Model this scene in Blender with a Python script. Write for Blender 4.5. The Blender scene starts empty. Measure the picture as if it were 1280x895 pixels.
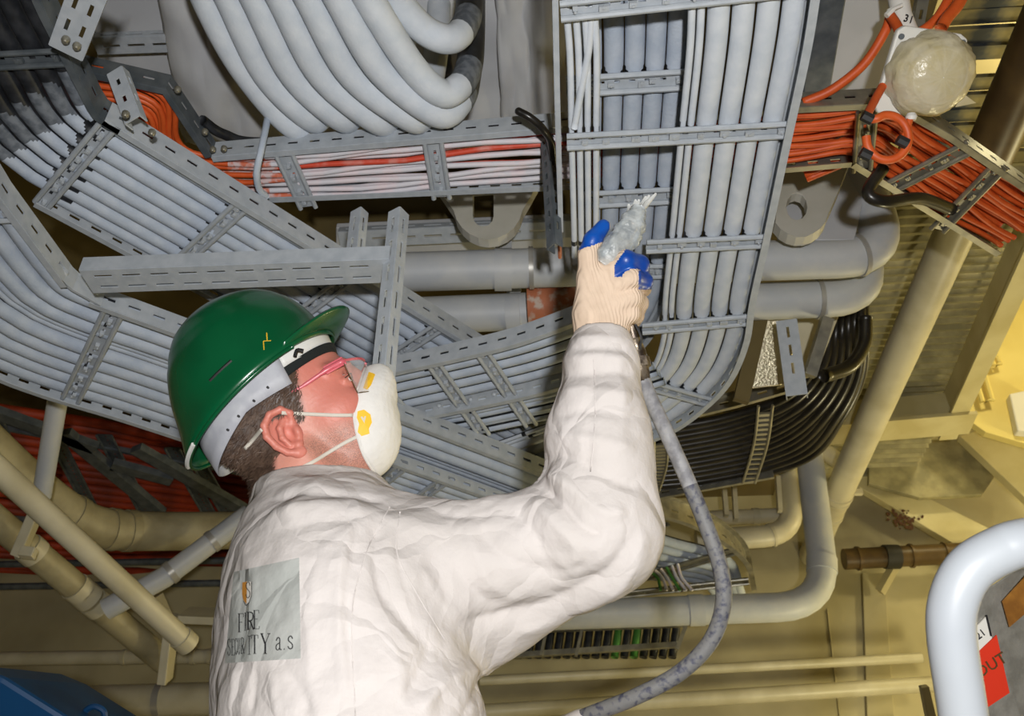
import bpy, math, random
import numpy as np
from mathutils import Vector, Matrix, noise as mnoise
from mathutils.bvhtree import BVHTree

# ------------------------------------------------------------------ camera, world, lights, exposure
CZ = 0.85                      # camera height above the floor (photographer crouches)
FPX = 1280 * 32 / 36
PITCH = math.radians(37.4); YAW = math.radians(3.76)
SC = bpy.context.scene
COL = SC.collection
cd = bpy.data.cameras.new('camera'); cam = bpy.data.objects.new('camera', cd); COL.objects.link(cam)
cd.lens = 32; cd.sensor_width = 36; cd.clip_start = 0.02
cam.location = (0, 0, CZ); cam.rotation_euler = (math.radians(90) + PITCH, 0, YAW)
cd.dof.use_dof = True; cd.dof.focus_distance = 1.5; cd.dof.aperture_fstop = 9.0
SC.camera = cam
CAM = np.array([0, 0, CZ])
FW = np.array([-math.sin(YAW) * math.cos(PITCH), math.cos(YAW) * math.cos(PITCH), math.sin(PITCH)])
RT = np.array([math.cos(YAW), math.sin(YAW), 0.0])
UPV = np.cross(RT, FW)

wd = bpy.data.worlds.new('world'); SC.world = wd; wd.use_nodes = True
wb = wd.node_tree.nodes['Background']
wb.inputs[0].default_value = (1.0, 0.86, 0.55, 1); wb.inputs[1].default_value = 0.05

def light(name, kind, loc, energy, color, size=0.1, target=None, spread=None):
    l = bpy.data.lights.new(name, kind); o = bpy.data.objects.new(name, l); COL.objects.link(o)
    l.energy = energy; l.color = color; o.location = loc
    if kind == 'AREA': l.size = size
    else: l.shadow_soft_size = size
    if spread: l.spread = spread
    if target is not None:
        o.rotation_euler = (Vector(target) - Vector(loc)).to_track_quat('-Z', 'Y').to_euler()
    return o
# the camera's flash, to the right of and above the lens
fl = CAM + 0.085 * RT + 0.12 * UPV - 0.30 * FW
light('camera_flash', 'AREA', fl, 33.0, (1.0, 0.985, 0.97), 0.05, CAM + 1.6 * FW)
# yellow work lights of the hall: standing low at the far end and hanging further right
light('work_light', 'POINT', (1.5, 3.2, 1.25), 40, (1.0, 0.88, 0.52), 0.12)
light('work_light', 'POINT', (3.3, 3.3, 2.3), 66, (1.0, 0.88, 0.50), 0.15)
light('work_light', 'POINT', (2.2, 2.0, 3.9), 70, (1.0, 0.88, 0.52), 0.15)
light('work_light', 'POINT', (-2.4, 3.6, 1.1), 1.2, (1.0, 0.80, 0.38), 0.12)
vs = SC.view_settings
vs.view_transform = 'Standard'; vs.look = 'None'; vs.gamma = 1; vs.use_curve_mapping = False
vs.exposure = 0.0
SC.display_settings.display_device = 'sRGB'

# ------------------------------------------------------------------ pixel -> place helpers (photo frame 1280 x 895)
def ray(px, py): return FW + (px - 640) / FPX * RT + (447.5 - py) / FPX * UPV
def D(px, py, d): return CAM + d * ray(px, py)
def PH(px, py, h): r = ray(px, py); return CAM + r * (h / r[2])          # on the level plane h above the lens
def PY(px, py, y): r = ray(px, py); return CAM + r * (y / r[1])          # on the upright plane y
def PX(px, py, x): r = ray(px, py); return CAM + r * (x / r[0])
def proj(P):
    q = np.asarray(P) - CAM; z = q @ FW
    return 640 + FPX * (q @ RT) / z, 447.5 - FPX * (q @ UPV) / z, z
def unit(v): v = np.asarray(v, float); return v / (np.linalg.norm(v) + 1e-12)
Z = np.array([0, 0, 1.0])
rng = random.Random(7)

# ------------------------------------------------------------------ materials
def S(r, g, b):        # sRGB 0-255 -> linear
    f = lambda c: (c / 255 / 12.92) if c / 255 <= .04045 else ((c / 255 + .055) / 1.055) ** 2.4
    return (f(r), f(g), f(b), 1)
M = {}
def mat(name, col, rough=.6, metal=0, col2=None, nscale=20, nlo=.4, nhi=.6, bump=0, bscale=60, stretch=None, detail=4, spec=.5, trans=0, alpha=1, emit=None, sss=0):
    m = bpy.data.materials.new(name); m.use_nodes = True; nt = m.node_tree; N = nt.nodes; L = nt.links
    b = N['Principled BSDF']
    b.inputs['Base Color'].default_value = col; b.inputs['Roughness'].default_value = rough; b.inputs['Metallic'].default_value = metal
    b.inputs['Specular IOR Level'].default_value = spec; b.inputs['Transmission Weight'].default_value = trans; b.inputs['Alpha'].default_value = alpha
    if sss: b.inputs['Subsurface Weight'].default_value = sss; b.inputs['Subsurface Radius'].default_value = (.01, .004, .002)
    if emit: b.inputs['Emission Color'].default_value = emit[0]; b.inputs['Emission Strength'].default_value = emit[1]
    if col2 or bump:
        tc = N.new('ShaderNodeTexCoord'); src = tc.outputs['Object']
        if stretch:
            mp = N.new('ShaderNodeMapping'); mp.inputs['Scale'].default_value = stretch; L.new(src, mp.inputs[0]); src = mp.outputs[0]
    if col2:
        t = N.new('ShaderNodeTexNoise'); t.inputs['Scale'].default_value = nscale; t.inputs['Detail'].default_value = detail; L.new(src, t.inputs['Vector'])
        r = N.new('ShaderNodeValToRGB'); r.color_ramp.elements[0].position = nlo; r.color_ramp.elements[1].position = nhi
        r.color_ramp.elements[0].color = col; r.color_ramp.elements[1].color = col2
        L.new(t.outputs['Fac'], r.inputs[0]); L.new(r.outputs[0], b.inputs['Base Color'])
    if bump:
        t2 = N.new('ShaderNodeTexNoise'); t2.inputs['Scale'].default_value = bscale; t2.inputs['Detail'].default_value = 5; L.new(src, t2.inputs['Vector'])
        bp = N.new('ShaderNodeBump'); bp.inputs['Strength'].default_value = bump; bp.inputs['Distance'].default_value = .004
        L.new(t2.outputs['Fac'], bp.inputs['Height']); L.new(bp.outputs[0], b.inputs['Normal'])
    M[name] = m; return m
mat('paint', S(168, 179, 194), .75, 0, S(182, 191, 203), 30, .35, .65, .25, 180)
mat('paint_thick', S(194, 202, 211), .8, 0, S(206, 212, 219), 30, .35, .65, .15, 160)
mat('half', S(84, 90, 98), .65, 0, S(112, 118, 126), 60, .4, .6)
mat('sheath', S(30, 32, 36), .45, 0, S(46, 48, 52), 40, .4, .6)
mat('galv', S(166, 173, 180), .6, .1, S(180, 186, 192), 40, .35, .65, .1, 120)
mat('galv_bare', S(140, 138, 128), .4, .75, S(172, 168, 152), 25, .35, .65)
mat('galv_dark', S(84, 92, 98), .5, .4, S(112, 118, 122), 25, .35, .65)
mat('pipe_grey', S(180, 184, 188), .5, 0, S(190, 192, 192), 12, .4, .6, .05, 60)
mat('pipe_cream', S(206, 199, 172), .4, 0, S(190, 182, 152), 8, .4, .65)
mat('pipe_dirty', S(168, 158, 124), .45, 0, S(140, 130, 98), 9, .4, .65)
mat('pipe_brown', S(74, 57, 34), .4, 0, S(98, 78, 46), 9, .4, .65)
mat('copper_rust', S(176, 106, 72), .7, 0, S(190, 170, 155), 40, .5, .65)
mat('band', S(168, 166, 160), .4, .3)
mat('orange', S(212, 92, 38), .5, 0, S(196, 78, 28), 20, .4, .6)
mat('orange_shaded', S(170, 56, 18), .6, 0, S(120, 40, 14), 6, .4, .6)  # darker copy of orange, shade at the lower left put into the colour
mat('white_cable', S(208, 206, 212), .6, 0, S(220, 206, 210), 25, .45, .62)
mat('red_cable', S(204, 72, 48), .55, 0, S(206, 130, 118), 25, .5, .68)
mat('pink_cable', S(206, 110, 80), .55, 0, S(206, 186, 186), 60, .42, .58)
mat('black_cable', S(26, 24, 22), .32, 0, S(38, 35, 30), 20, .4, .6, 0, 60)
mat('black', S(14, 14, 15), .55)
mat('green_cable', S(70, 128, 52), .5)
mat('coverall', S(206, 200, 197), .85, 0, S(200, 194, 190), 6, .4, .65, .25, 120, spec=.2)
mat('cuff', S(226, 222, 216), .85, 0, S(214, 210, 202), 60, .4, .6, .3, 140)
mat('patch', S(174, 176, 172), .7, 0, S(164, 167, 163), 15, .4, .6, .3, 90)
mat('ink', S(20, 20, 24), .7)
mat('ink_gold', S(206, 140, 52), .7)
mat('ink_white', S(226, 222, 214), .7)
mat('hair', S(62, 46, 36), .6, 0, S(92, 72, 58), 60, .35, .65)
mat('helmet', S(5, 80, 46), .24, 0, S(4, 73, 42), 10, .4, .6)
mat('harness', S(176, 178, 184), .55, 0, S(164, 166, 174), 40, .4, .6)
mat('harness_white', S(214, 214, 210), .5)
mat('foam', S(18, 24, 24), .9, 0, None, bump=.4, bscale=200)
mat('mask', S(226, 224, 219), .9, 0, S(220, 218, 213), 30, .4, .6, .3, 120)
mat('elastic', S(208, 202, 190), .8)
mat('yellow', S(240, 190, 40), .6)
mat('temple', S(196, 84, 96), .3, 0, S(214, 110, 120), 30, .4, .6)
mat('lens', (.9, .88, .86, 1), .03, 0, alpha=.13, spec=.8)
mat('eye_white', S(220, 205, 200), .15); mat('iris', S(60, 52, 46), .1)
mat('glove', S(214, 192, 170), .95, 0, S(206, 184, 162), 40, .4, .6, .25, 300, spec=.1)
mat('glove_blue', S(12, 78, 168), .35, 0, S(8, 62, 148), 30, .4, .6, .2, 80)
mat('hose', S(116, 116, 116), .6, 0, S(70, 72, 88), 110, .5, .66, .3, 90)
mat('hose_top', S(150, 150, 152), .6, 0, S(120, 120, 124), 50, .45, .6, .5, 70)
mat('gun', S(140, 128, 112), .35, .6, S(70, 60, 52), 50, .45, .6, .4, 90)
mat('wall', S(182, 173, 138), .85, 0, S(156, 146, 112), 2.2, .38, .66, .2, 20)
mat('deck', S(170, 158, 118), .85, 0, S(146, 134, 96), 1.6, .35, .65)
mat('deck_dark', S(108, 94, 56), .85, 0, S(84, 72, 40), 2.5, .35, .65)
mat('floor', S(120, 112, 96), .9, 0, S(96, 90, 76), 4, .4, .6)
mat('insulation', S(196, 198, 200), .7, 0, S(184, 186, 190), 5, .4, .6, .2, 25)
mat('panel', S(190, 192, 196), .6, 0, S(178, 180, 184), 5, .4, .6)
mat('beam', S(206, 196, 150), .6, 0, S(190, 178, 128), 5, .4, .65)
mat('yellow_lit_wall', S(226, 208, 128), .6, 0, S(212, 190, 106), 3, .4, .65)  # yellow glow of the lit wall put into the base colour
mat('grating', S(168, 160, 120), .6, 0, S(140, 134, 100), 12, .4, .6)
mat('slat', S(150, 140, 98), .45, .4, S(66, 72, 78), 5, .46, .56)
mat('rust', S(70, 42, 22), .9)
mat('lug', S(190, 188, 178), .5, 0, S(180, 178, 166), 10, .4, .6)
mat('foil', S(206, 198, 172), .28, .8, None, bump=.8, bscale=160)
mat('lamp_white', S(222, 220, 212), .5)
mat('wrap', S(214, 200, 152), .25, 0, S(226, 216, 186), 16, .35, .65, .9, 40, alpha=.68)
mat('rail_white', S(184, 190, 196), .4, 0, S(178, 184, 191), 8, .4, .6)
mat('box_metal', S(168, 166, 158), .4, .5, S(148, 146, 138), 40, .4, .6, .2, 200)
mat('red_tag', S(214, 52, 26), .5); mat('brown_tag', S(158, 108, 40), .5, 0, S(124, 80, 26), 30, .4, .6)
mat('blue', S(10, 62, 104), .45, 0, S(8, 52, 90), 8, .4, .6)
mat('zip', S(40, 40, 40), .5)
def skin_mat():
    m = mat('skin', S(206, 148, 130), .5, 0, S(200, 134, 118), 14, .35, .7, .2, 160, sss=.12)
    return m
skin_mat()
def crumple(name, scale, dist, strength):
    m = M[name]; nt = m.node_tree; N = nt.nodes; L = nt.links; b = N['Principled BSDF']
    tc = N.new('ShaderNodeTexCoord'); nz = N.new('ShaderNodeTexNoise'); nz.inputs['Scale'].default_value = 7; nz.inputs['Detail'].default_value = 3
    L.new(tc.outputs['Object'], nz.inputs['Vector'])
    mx = N.new('ShaderNodeVectorMath'); mx.operation = 'SCALE'; mx.inputs['Scale'].default_value = .16; L.new(nz.outputs['Color'], mx.inputs[0])
    ad = N.new('ShaderNodeVectorMath'); ad.operation = 'ADD'; L.new(tc.outputs['Object'], ad.inputs[0]); L.new(mx.outputs[0], ad.inputs[1])
    vo = N.new('ShaderNodeTexVoronoi'); vo.feature = 'DISTANCE_TO_EDGE'; vo.inputs['Scale'].default_value = scale; L.new(ad.outputs[0], vo.inputs['Vector'])
    mr = N.new('ShaderNodeMapRange'); mr.inputs[1].default_value = 0; mr.inputs[2].default_value = .22; L.new(vo.outputs['Distance'], mr.inputs[0])
    bp = N.new('ShaderNodeBump'); bp.inputs['Strength'].default_value = strength; bp.inputs['Distance'].default_value = dist; L.new(mr.outputs[0], bp.inputs['Height'])
    old = b.inputs['Normal'].links[0].from_socket if b.inputs['Normal'].links else None
    if old: L.new(old, bp.inputs['Normal'])
    L.new(bp.outputs[0], b.inputs['Normal'])
def ribs(name, scale, dist):
    m = M[name]; nt = m.node_tree; N = nt.nodes; L = nt.links; b = N['Principled BSDF']
    tc = N.new('ShaderNodeTexCoord'); w = N.new('ShaderNodeTexWave'); w.bands_direction = 'DIAGONAL'; w.inputs['Scale'].default_value = scale; w.inputs['Distortion'].default_value = 2.5; w.inputs['Detail Scale'].default_value = .6
    L.new(tc.outputs['Object'], w.inputs['Vector']); bp = N.new('ShaderNodeBump'); bp.inputs['Distance'].default_value = dist; bp.inputs['Strength'].default_value = .6
    L.new(w.outputs['Fac'], bp.inputs['Height']); L.new(bp.outputs[0], b.inputs['Normal'])
ribs('glove', 90, .0016)
crumple('coverall', 9, .012, .32); crumple('patch', 9, .012, .32)
mat('stubble', S(196, 140, 122), .6, 0, S(150, 112, 100), 120, .42, .62, .2, 200, sss=.08, detail=8)

# ------------------------------------------------------------------ mesh helpers
WO = {}
def link(name, data, origin, parent):
    o = bpy.data.objects.new(name, data); COL.objects.link(o)
    WO[o.name] = np.asarray(origin, float)
    if parent is not None:
        o.parent = parent; o.location = Vector(WO[o.name] - WO[parent.name])
    else: o.location = Vector(origin)
    return o
def tag(o, label=None, cat=None, group=None, kind=None):
    if label: o['label'] = label
    if cat: o['category'] = cat
    if group: o['group'] = group
    if kind: o['kind'] = kind
    return o
def thing(name, origin, label, cat, group=None): return tag(link(name, None, origin, None), label, cat, group)

class MB:
    def __init__(s): s.v = []; s.f = []; s.mi = []
    def n(s): return len(s.v)
    def add(s, vs, fs, mi=0):
        b = len(s.v); s.v.extend([tuple(map(float, p)) for p in vs])
        for k, f in enumerate(fs):
            s.f.append(tuple(b + i for i in f)); s.mi.append(mi[k] if isinstance(mi, (list, np.ndarray)) else mi)
        return s
    def tube(s, pts, r, seg=10, closed=False, round_cap=False, mi=0, fmi=None, down=False):
        P = np.asarray(pts, float); n = len(P); R = np.full(n, r) if np.isscalar(r) else np.asarray(r, float)
        T = np.zeros_like(P)
        if closed: T = np.roll(P, -1, 0) - np.roll(P, 1, 0)
        else: T[1:-1] = P[2:] - P[:-2]; T[0] = P[1] - P[0]; T[-1] = P[-1] - P[-2]
        T /= np.linalg.norm(T, axis=1)[:, None] + 1e-12
        if round_cap and not closed:
            ex = []; exr = []
            for a in (80, 50, 25): ex.append(P[0] - T[0] * R[0] * .9 * math.sin(math.radians(a))); exr.append(R[0] * math.cos(math.radians(a)))
            ey = []; eyr = []
            for a in (25, 50, 80): ey.append(P[-1] + T[-1] * R[-1] * .9 * math.sin(math.radians(a))); eyr.append(R[-1] * math.cos(math.radians(a)))
            P = np.vstack([ex, P, ey]); R = np.concatenate([exr, R, eyr]); T = np.vstack([[T[0]] * 3, T, [T[-1]] * 3]); n = len(P)
        a = np.array([0, 0, -1.0]) if abs(T[0][2]) < .95 else np.array([1.0, 0, 0])
        N0 = unit(a - T[0] * (a @ T[0])); ns = [N0]
        for i in range(1, n):
            v = np.array([0, 0, -1.0]) if down else ns[-1]
            v = v - T[i] * (v @ T[i]); ns.append(unit(v))
        Nn = np.array(ns); B = np.cross(T, Nn)
        ang = np.arange(seg) * 2 * math.pi / seg
        vs = (P[:, None, :] + R[:, None, None] * (np.cos(ang)[None, :, None] * Nn[:, None, :] + np.sin(ang)[None, :, None] * B[:, None, :])).reshape(-1, 3)
        fs = []; mis = []
        cum = np.concatenate([[0], np.cumsum(np.linalg.norm(np.diff(P, axis=0), axis=1))])
        for i in range(n if closed else n - 1):
            j = (i + 1) % n
            for k in range(seg):
                l = (k + 1) % seg
                fs.append((i * seg + k, i * seg + l, j * seg + l, j * seg + k))
                mis.append(fmi((cum[i] + cum[j]) / 2, math.cos(ang[k] + math.pi / seg), P[i]) if fmi else mi)
        if not closed:
            fs.append(tuple(range(seg))); fs.append(tuple((n - 1) * seg + k for k in range(seg))[::-1]); mis += [mis[0] if fmi else mi, mis[-1] if fmi else mi]
        return s.add(vs, fs, mis)
    def box(s, c, ax, ay, az, mi=0):        # half-vectors
        c, ax, ay, az = (np.asarray(q, float) for q in (c, ax, ay, az))
        vs = [c + i * ax + j * ay + k * az for i in (-1, 1) for j in (-1, 1) for k in (-1, 1)]
        return s.add(vs, [(0, 1, 3, 2), (4, 6, 7, 5), (0, 4, 5, 1), (2, 3, 7, 6), (0, 2, 6, 4), (1, 5, 7, 3)], mi)
    def beam(s, p0, p1, w, h, up=Z, mi=0):
        p0 = np.asarray(p0, float); p1 = np.asarray(p1, float); t = unit(p1 - p0); a = unit(np.cross(t, up)); b = np.cross(a, t)
        return s.box((p0 + p1) / 2, (p1 - p0) / 2, a * w / 2, b * h / 2, mi)
    def prism(s, outline, ext, mi=0):       # closed 3D outline extruded by vector ext
        O = np.asarray(outline, float); n = len(O); e = np.asarray(ext, float)
        return s.add(np.vstack([O, O + e]), [tuple(range(n))[::-1], tuple(range(n, 2 * n))] + [(i, (i + 1) % n, n + (i + 1) % n, n + i) for i in range(n)], mi)
    def lathe(s, c, axis, prof, seg=20, mi=0):   # prof: (r, t along axis)
        axis = unit(axis); a = unit(np.cross(axis, Z if abs(axis[2]) < .9 else np.array([1.0, 0, 0]))); b = np.cross(axis, a); c = np.asarray(c, float)
        vs = []; fs = []
        for r, t in prof:
            for k in range(seg):
                q = 2 * math.pi * k / seg; vs.append(c + axis * t + r * (math.cos(q) * a + math.sin(q) * b))
        for i in range(len(prof) - 1):
            for k in range(seg): fs.append((i * seg + k, i * seg + (k + 1) % seg, (i + 1) * seg + (k + 1) % seg, (i + 1) * seg + k))
        fs.append(tuple(range(seg))[::-1]); fs.append(tuple((len(prof) - 1) * seg + k for k in range(seg)))
        return s.add(vs, fs, mi)
    def pstrip(s, pts, vec, width, slots=(), pitch=.046, slen=.02, off=.02, mi=0):
        # strip swept along pts, spreading by vec*width; slots = [(fraction across, slot height)]: true holes
        P = np.asarray(pts, float); cum = np.concatenate([[0], np.cumsum(np.linalg.norm(np.diff(P, axis=0), axis=1))]); Lt = cum[-1]
        V = np.asarray(vec, float)
        if V.ndim == 1: V = np.repeat(V[None], len(P), 0)
        at = lambda q, A: np.array([np.interp(q, cum, A[:, i]) for i in range(3)])
        cols = set(np.round(cum, 5)); holes = []
        if slots:
            q = off
            while q + slen < Lt - .008: holes.append((q, q + slen)); cols.add(round(q, 5)); cols.add(round(q + slen, 5)); q += pitch
        cols = sorted(cols); rows = [0.0]
        for fr, sh in slots: rows += [fr * width - sh / 2, fr * width + sh / 2]
        rows.append(width)
        vs = [at(c, P) + at(c, V) * r for c in cols for r in rows]; nr = len(rows); fs = []
        for i in range(len(cols) - 1):
            mid = (cols[i] + cols[i + 1]) / 2; hole = any(a < mid < b for a, b in holes)
            for j in range(nr - 1):
                if hole and j % 2 == 1: continue
                fs.append((i * nr + j, (i + 1) * nr + j, (i + 1) * nr + j + 1, i * nr + j + 1))
        return s.add(vs, fs, mi)
    def build(s, name, mats, parent=None, smooth=False, solid=0, bevel=0, origin=None):
        V = np.array(s.v)
        if origin is None:
            origin = (V.min(0) + V.max(0)) / 2
            if parent is None: origin[2] = V[:, 2].min()
        me = bpy.data.meshes.new(name); me.from_pydata([tuple(p) for p in V - origin], [], s.f); me.update()
        ms = mats if isinstance(mats, (list, tuple)) else [mats]
        for m in ms: me.materials.append(M[m])
        if len(ms) > 1: me.polygons.foreach_set('material_index', s.mi)
        if smooth:
            me.polygons.foreach_set('use_smooth', [True] * len(me.polygons))
            if smooth != 'all': me.set_sharp_from_angle(angle=math.radians(42))
        o = link(name, me, origin, parent)
        if solid: md = o.modifiers.new('thick', 'SOLIDIFY'); md.thickness = solid; md.offset = 0
        if bevel: md = o.modifiers.new('bev', 'BEVEL'); md.width = bevel; md.segments = 2; md.limit_method = 'ANGLE'
        return o
def cr(pts, n=8, closed=False):
    P = [np.asarray(p, float) for p in pts]; out = []
    m = len(P); rngi = range(m if closed else m - 1)
    for i in rngi:
        if closed: a, b, c, d = P[i - 1], P[i], P[(i + 1) % m], P[(i + 2) % m]
        else: b, c = P[i], P[i + 1]; a = P[i - 1] if i else 2 * b - c; d = P[i + 2] if i + 2 < m else 2 * c - b
        for k in range(n):
            t = k / n; out.append(.5 * ((2 * b) + (c - a) * t + (2 * a - 5 * b + 4 * c - d) * t * t + (3 * b - a - 3 * c + d) * t ** 3))
    if not closed: out.append(P[-1])
    return np.array(out)
def resample(pts, step):
    P = np.asarray(pts, float); cum = np.concatenate([[0], np.cumsum(np.linalg.norm(np.diff(P, axis=0), axis=1))])
    n = max(2, int(cum[-1] / step) + 1); q = np.linspace(0, cum[-1], n)
    return np.stack([np.interp(q, cum, P[:, i]) for i in range(P.shape[1])], 1)
def arc(pts): return np.concatenate([[0], np.cumsum(np.linalg.norm(np.diff(np.asarray(pts), axis=0), axis=1))])
def normals(P):            # level left-hand normals
    T = np.gradient(P, axis=0); T[:, 2] = 0; T /= np.linalg.norm(T, axis=1)[:, None] + 1e-12
    return np.stack([-T[:, 1], T[:, 0], 0 * T[:, 0]], 1)
def at_s(P, s):
    c = arc(P); return np.array([np.interp(s, c, P[:, i]) for i in range(P.shape[1])])
ORD = ['first', 'second', 'third', 'fourth', 'fifth', 'sixth', 'seventh', 'eighth', 'ninth', 'tenth', 'eleventh', 'twelfth', 'thirteenth', 'fourteenth', 'fifteenth', 'sixteenth', 'seventeenth', 'eighteenth', 'nineteenth', 'twentieth']

# ------------------------------------------------------------------ the setting
def slab(name, x0, x1, y0, y1, z0, z1, m, kind='structure', parent=None):
    o = MB().box(((x0 + x1) / 2, (y0 + y1) / 2, (z0 + z1) / 2), ((x1 - x0) / 2, 0, 0), (0, (y1 - y0) / 2, 0), (0, 0, (z1 - z0) / 2)).build(name, m, parent)
    if kind and parent is None: o['kind'] = kind
    return o
HC = 2.35                               # underside of the deck above, over the lens
YW = 4.35                               # far bulkhead
slab('floor', -4.2, 4.2, -1.5, YW, -.06, 0, 'floor')
slab('wall_back', -4.2, 4.2, YW, YW + .08, 0, CZ + 3.6, 'wall')
slab('wall_left', -4.28, -4.2, -1.5, YW, 0, CZ + 3.6, 'wall')
slab('wall_right', 4.2, 4.28, -1.5, YW, 0, CZ + 3.6, 'yellow_lit_wall')
slab('ceiling', -4.2, 1.10, -1.5, YW, CZ + HC, CZ + HC + .03, 'deck_dark')
# ------------------------------------------------------------------ ladders, cables
SLOT = [(.5, .008)]
def side_rail(pts, parent, inward, hgt=.05, lip=.013, m='galv', pitch=.046, slen=.021, name='side_rail', slots=True, off=.02):
    """upright slotted web with an inward lip along its lower and upper edge"""
    P = np.asarray(pts, float); N = normals(P) * inward; b = MB()
    b.pstrip(P, Z, hgt, SLOT if slots else (), pitch, slen, off)
    b.pstrip(P, N, lip); b.pstrip(P + Z * hgt, N, lip)
    return b.build(name, m, parent, solid=.0028)
clipmesh = {}
def rung(p0, p1, parent, m='galv', w=.026, clips=0, seed=0):
    """a rung: two rolled edges and a recessed perforated strip between them; clips are bolts and cable cleats on it"""
    p0 = np.asarray(p0, float); p1 = np.asarray(p1, float); t = unit(p1 - p0); a = unit(np.cross(t, Z)); b = MB()
    b.tube([p0 + a * w / 2, p1 + a * w / 2], .0052, 8); b.tube([p0 - a * w / 2, p1 - a * w / 2], .0052, 8)
    n = b.n(); L = np.linalg.norm(p1 - p0)
    sb = MB(); sb.pstrip([p0 - a * w / 2 + Z * .006, p1 - a * w / 2 + Z * .006], a, w, [(.5, .006)], .027, .011, .012)
    b.add(sb.v, sb.f); b.add([np.array(v) + Z * .002 for v in sb.v], sb.f)
    r = b.build('rung', m, parent, smooth=True)
    rg = random.Random(seed)
    if clips:
        for k in range(clips):
            q = (k + .5 + rg.uniform(-.3, .3)) / clips; c = p0 + (p1 - p0) * q
            cb = MB(); s_ = rg.uniform(.0035, .0055)
            cb.box(c + Z * .002 + a * rg.uniform(-.004, .004), t * s_ * rg.uniform(.8, 1.8), a * s_, Z * .005)
            cb.lathe(c - Z * .006 + a * rg.uniform(-.003, .003), Z, [(s_ * .62, 0), (s_ * .62, .005)], 6)
            cb.build('clip', m, r)
    return r
def ladder(label, pts, width, side, rungs, m='galv', hgt=.05, group=None, clips=6, far=True, near=True, rm=None, name='cable_ladder', mfar=None, slots=True):
    """pts: path of the near rail's lower edge; the ladder spreads by width to `side` (+1 left)"""
    P = resample(pts, .02); N = normals(P) * side
    # smooth normals so offset rails bend evenly
    F = P + N * width
    t = thing(name, (P[0] + P[-1]) / 2, label, 'cable tray', group)
    if near: side_rail(pts if len(pts) < 8 else P, t, side, hgt, m=m, slots=slots)
    if far: side_rail(F, t, -side, hgt, m=mfar or m, slots=slots)
    c = arc(P)
    for k, s in enumerate(rungs):
        a = np.array([np.interp(s, c, P[:, i]) for i in range(3)]); b = np.array([np.interp(s, c, F[:, i]) for i in range(3)])
        rung(a + Z * .012, b + Z * .012, t, rm or m, clips=clips, seed=k + int(abs(P[0][0]) * 1000))
    return t, P, N
def painted(rungs, L0=.010, k=.02, lead=.0, side=.15, skip=None):
    """bare black sheath is left where the spray does not reach: the upper half and just ahead of each rung"""
    def f(s, c, p):
        if c < side: return 1
        for r in rungs:
            if r - L0 - k * (1 - c) * 1.6 < s < r - lead: return 1
        return 0
    return f
def cable(pts, r, mats, label, group=None, fmi=None, seg=12, step=.012, name='cable', cap=False, cat='cable'):
    b = MB(); b.tube(resample(pts, step) if step else pts, r, seg, fmi=fmi, down=fmi is not None, round_cap=cap)
    return tag(b.build(name, mats, smooth='all'), label, cat, group)
def strut(p0, p1, w, dep, face, label=None, parent=None, m='galv', rows=1, pitch=.05, slen=.026, name='slotted_channel', group=None, solid=.0028, cat='channel'):
    """slotted U channel: base of width w facing `face`, two flanges going back by dep"""
    p0 = np.asarray(p0, float); p1 = np.asarray(p1, float); t = unit(p1 - p0); face = np.asarray(face, float); f = unit(face - t * (face @ t)); a = np.cross(t, f)
    b = MB(); sl = [(.5, .007)] if rows == 1 else [(.27, .006), (.73, .006)]
    b.pstrip([p0 - a * w / 2, p1 - a * w / 2], a, w, sl, pitch, slen)
    for s in (-1, 1): b.pstrip([p0 + s * a * w / 2, p1 + s * a * w / 2], -f, dep, [(.5, .006)] if rows == 1 else (), pitch, slen)
    o = b.build(name, m, parent, solid=solid)
    if parent is None: tag(o, label, cat, group)
    return o

# ---- tray A: the ladder overhead that the worker sprays, running away from the lens and bending left
hA = 1.25
PAr = [PH(1080, -280, hA), PH(1034, -60, hA), PH(1014, 60, hA), PH(990, 170, hA), PH(962, 300, hA), PH(944, 380, hA), PH(936, 430, hA), PH(915, 478, hA), PH(880, 515, hA), PH(835, 545, hA), PH(760, 572, hA), PH(640, 612, hA)]
PAr = cr(PAr, 6)
def s_of(P, px, py, h):      # arc position of the path point nearest to a pixel
    q = PH(px, py, h); c = arc(P); return float(c[np.argmin(np.linalg.norm(np.asarray(P) - q, axis=1))])
PAr = resample(PAr, .01)
wA = .385
RA = [s_of(PAr, 1030, -40, hA), s_of(PAr, 990, 170, hA), s_of(PAr, 962, 306, hA), s_of(PAr, 941, 404, hA), s_of(PAr, 893, 505, hA), s_of(PAr, 780, 566, hA)]
RA = [s_of(PAr, 1022, 4, hA) - .02] + RA[1:]
tA, PA, NA = ladder('wide grey overhead cable ladder being sprayed, curving left past the raised hand', PAr, wA, 1, RA[:2], clips=9, far=False)
# its remaining rungs (those past the hand fan around the bend)
def rungA(s, w=wA, clips=8): 
    i = min(int(s / .01), len(PA) - 1); i = min(len(PA) - 1, int(np.argmin(abs(arc(PA) - s))))
    rung(PA[i] + Z * .012, PA[i] + NA[i] * w + Z * .012, tA, clips=clips, seed=i)
rungA(RA[2], .235, 6); rungA(RA[3], .235, 6); rungA(RA[4], .2, 4); rungA(RA[5], .25, 5)
# left rail: straight, thin, ending with a bare copper-coloured tip
side_rail([PH(683, -280, hA), PH(690, -60, hA), PH(694, 120, hA), PH(699, 290, hA)], tA, -1, .03, lip=.008, slots=False)
MB().tube([PH(699, 288, hA), PH(700, 322, hA)], .004, 8).build('rail_end', 'copper_rust', tA, smooth=True)
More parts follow.
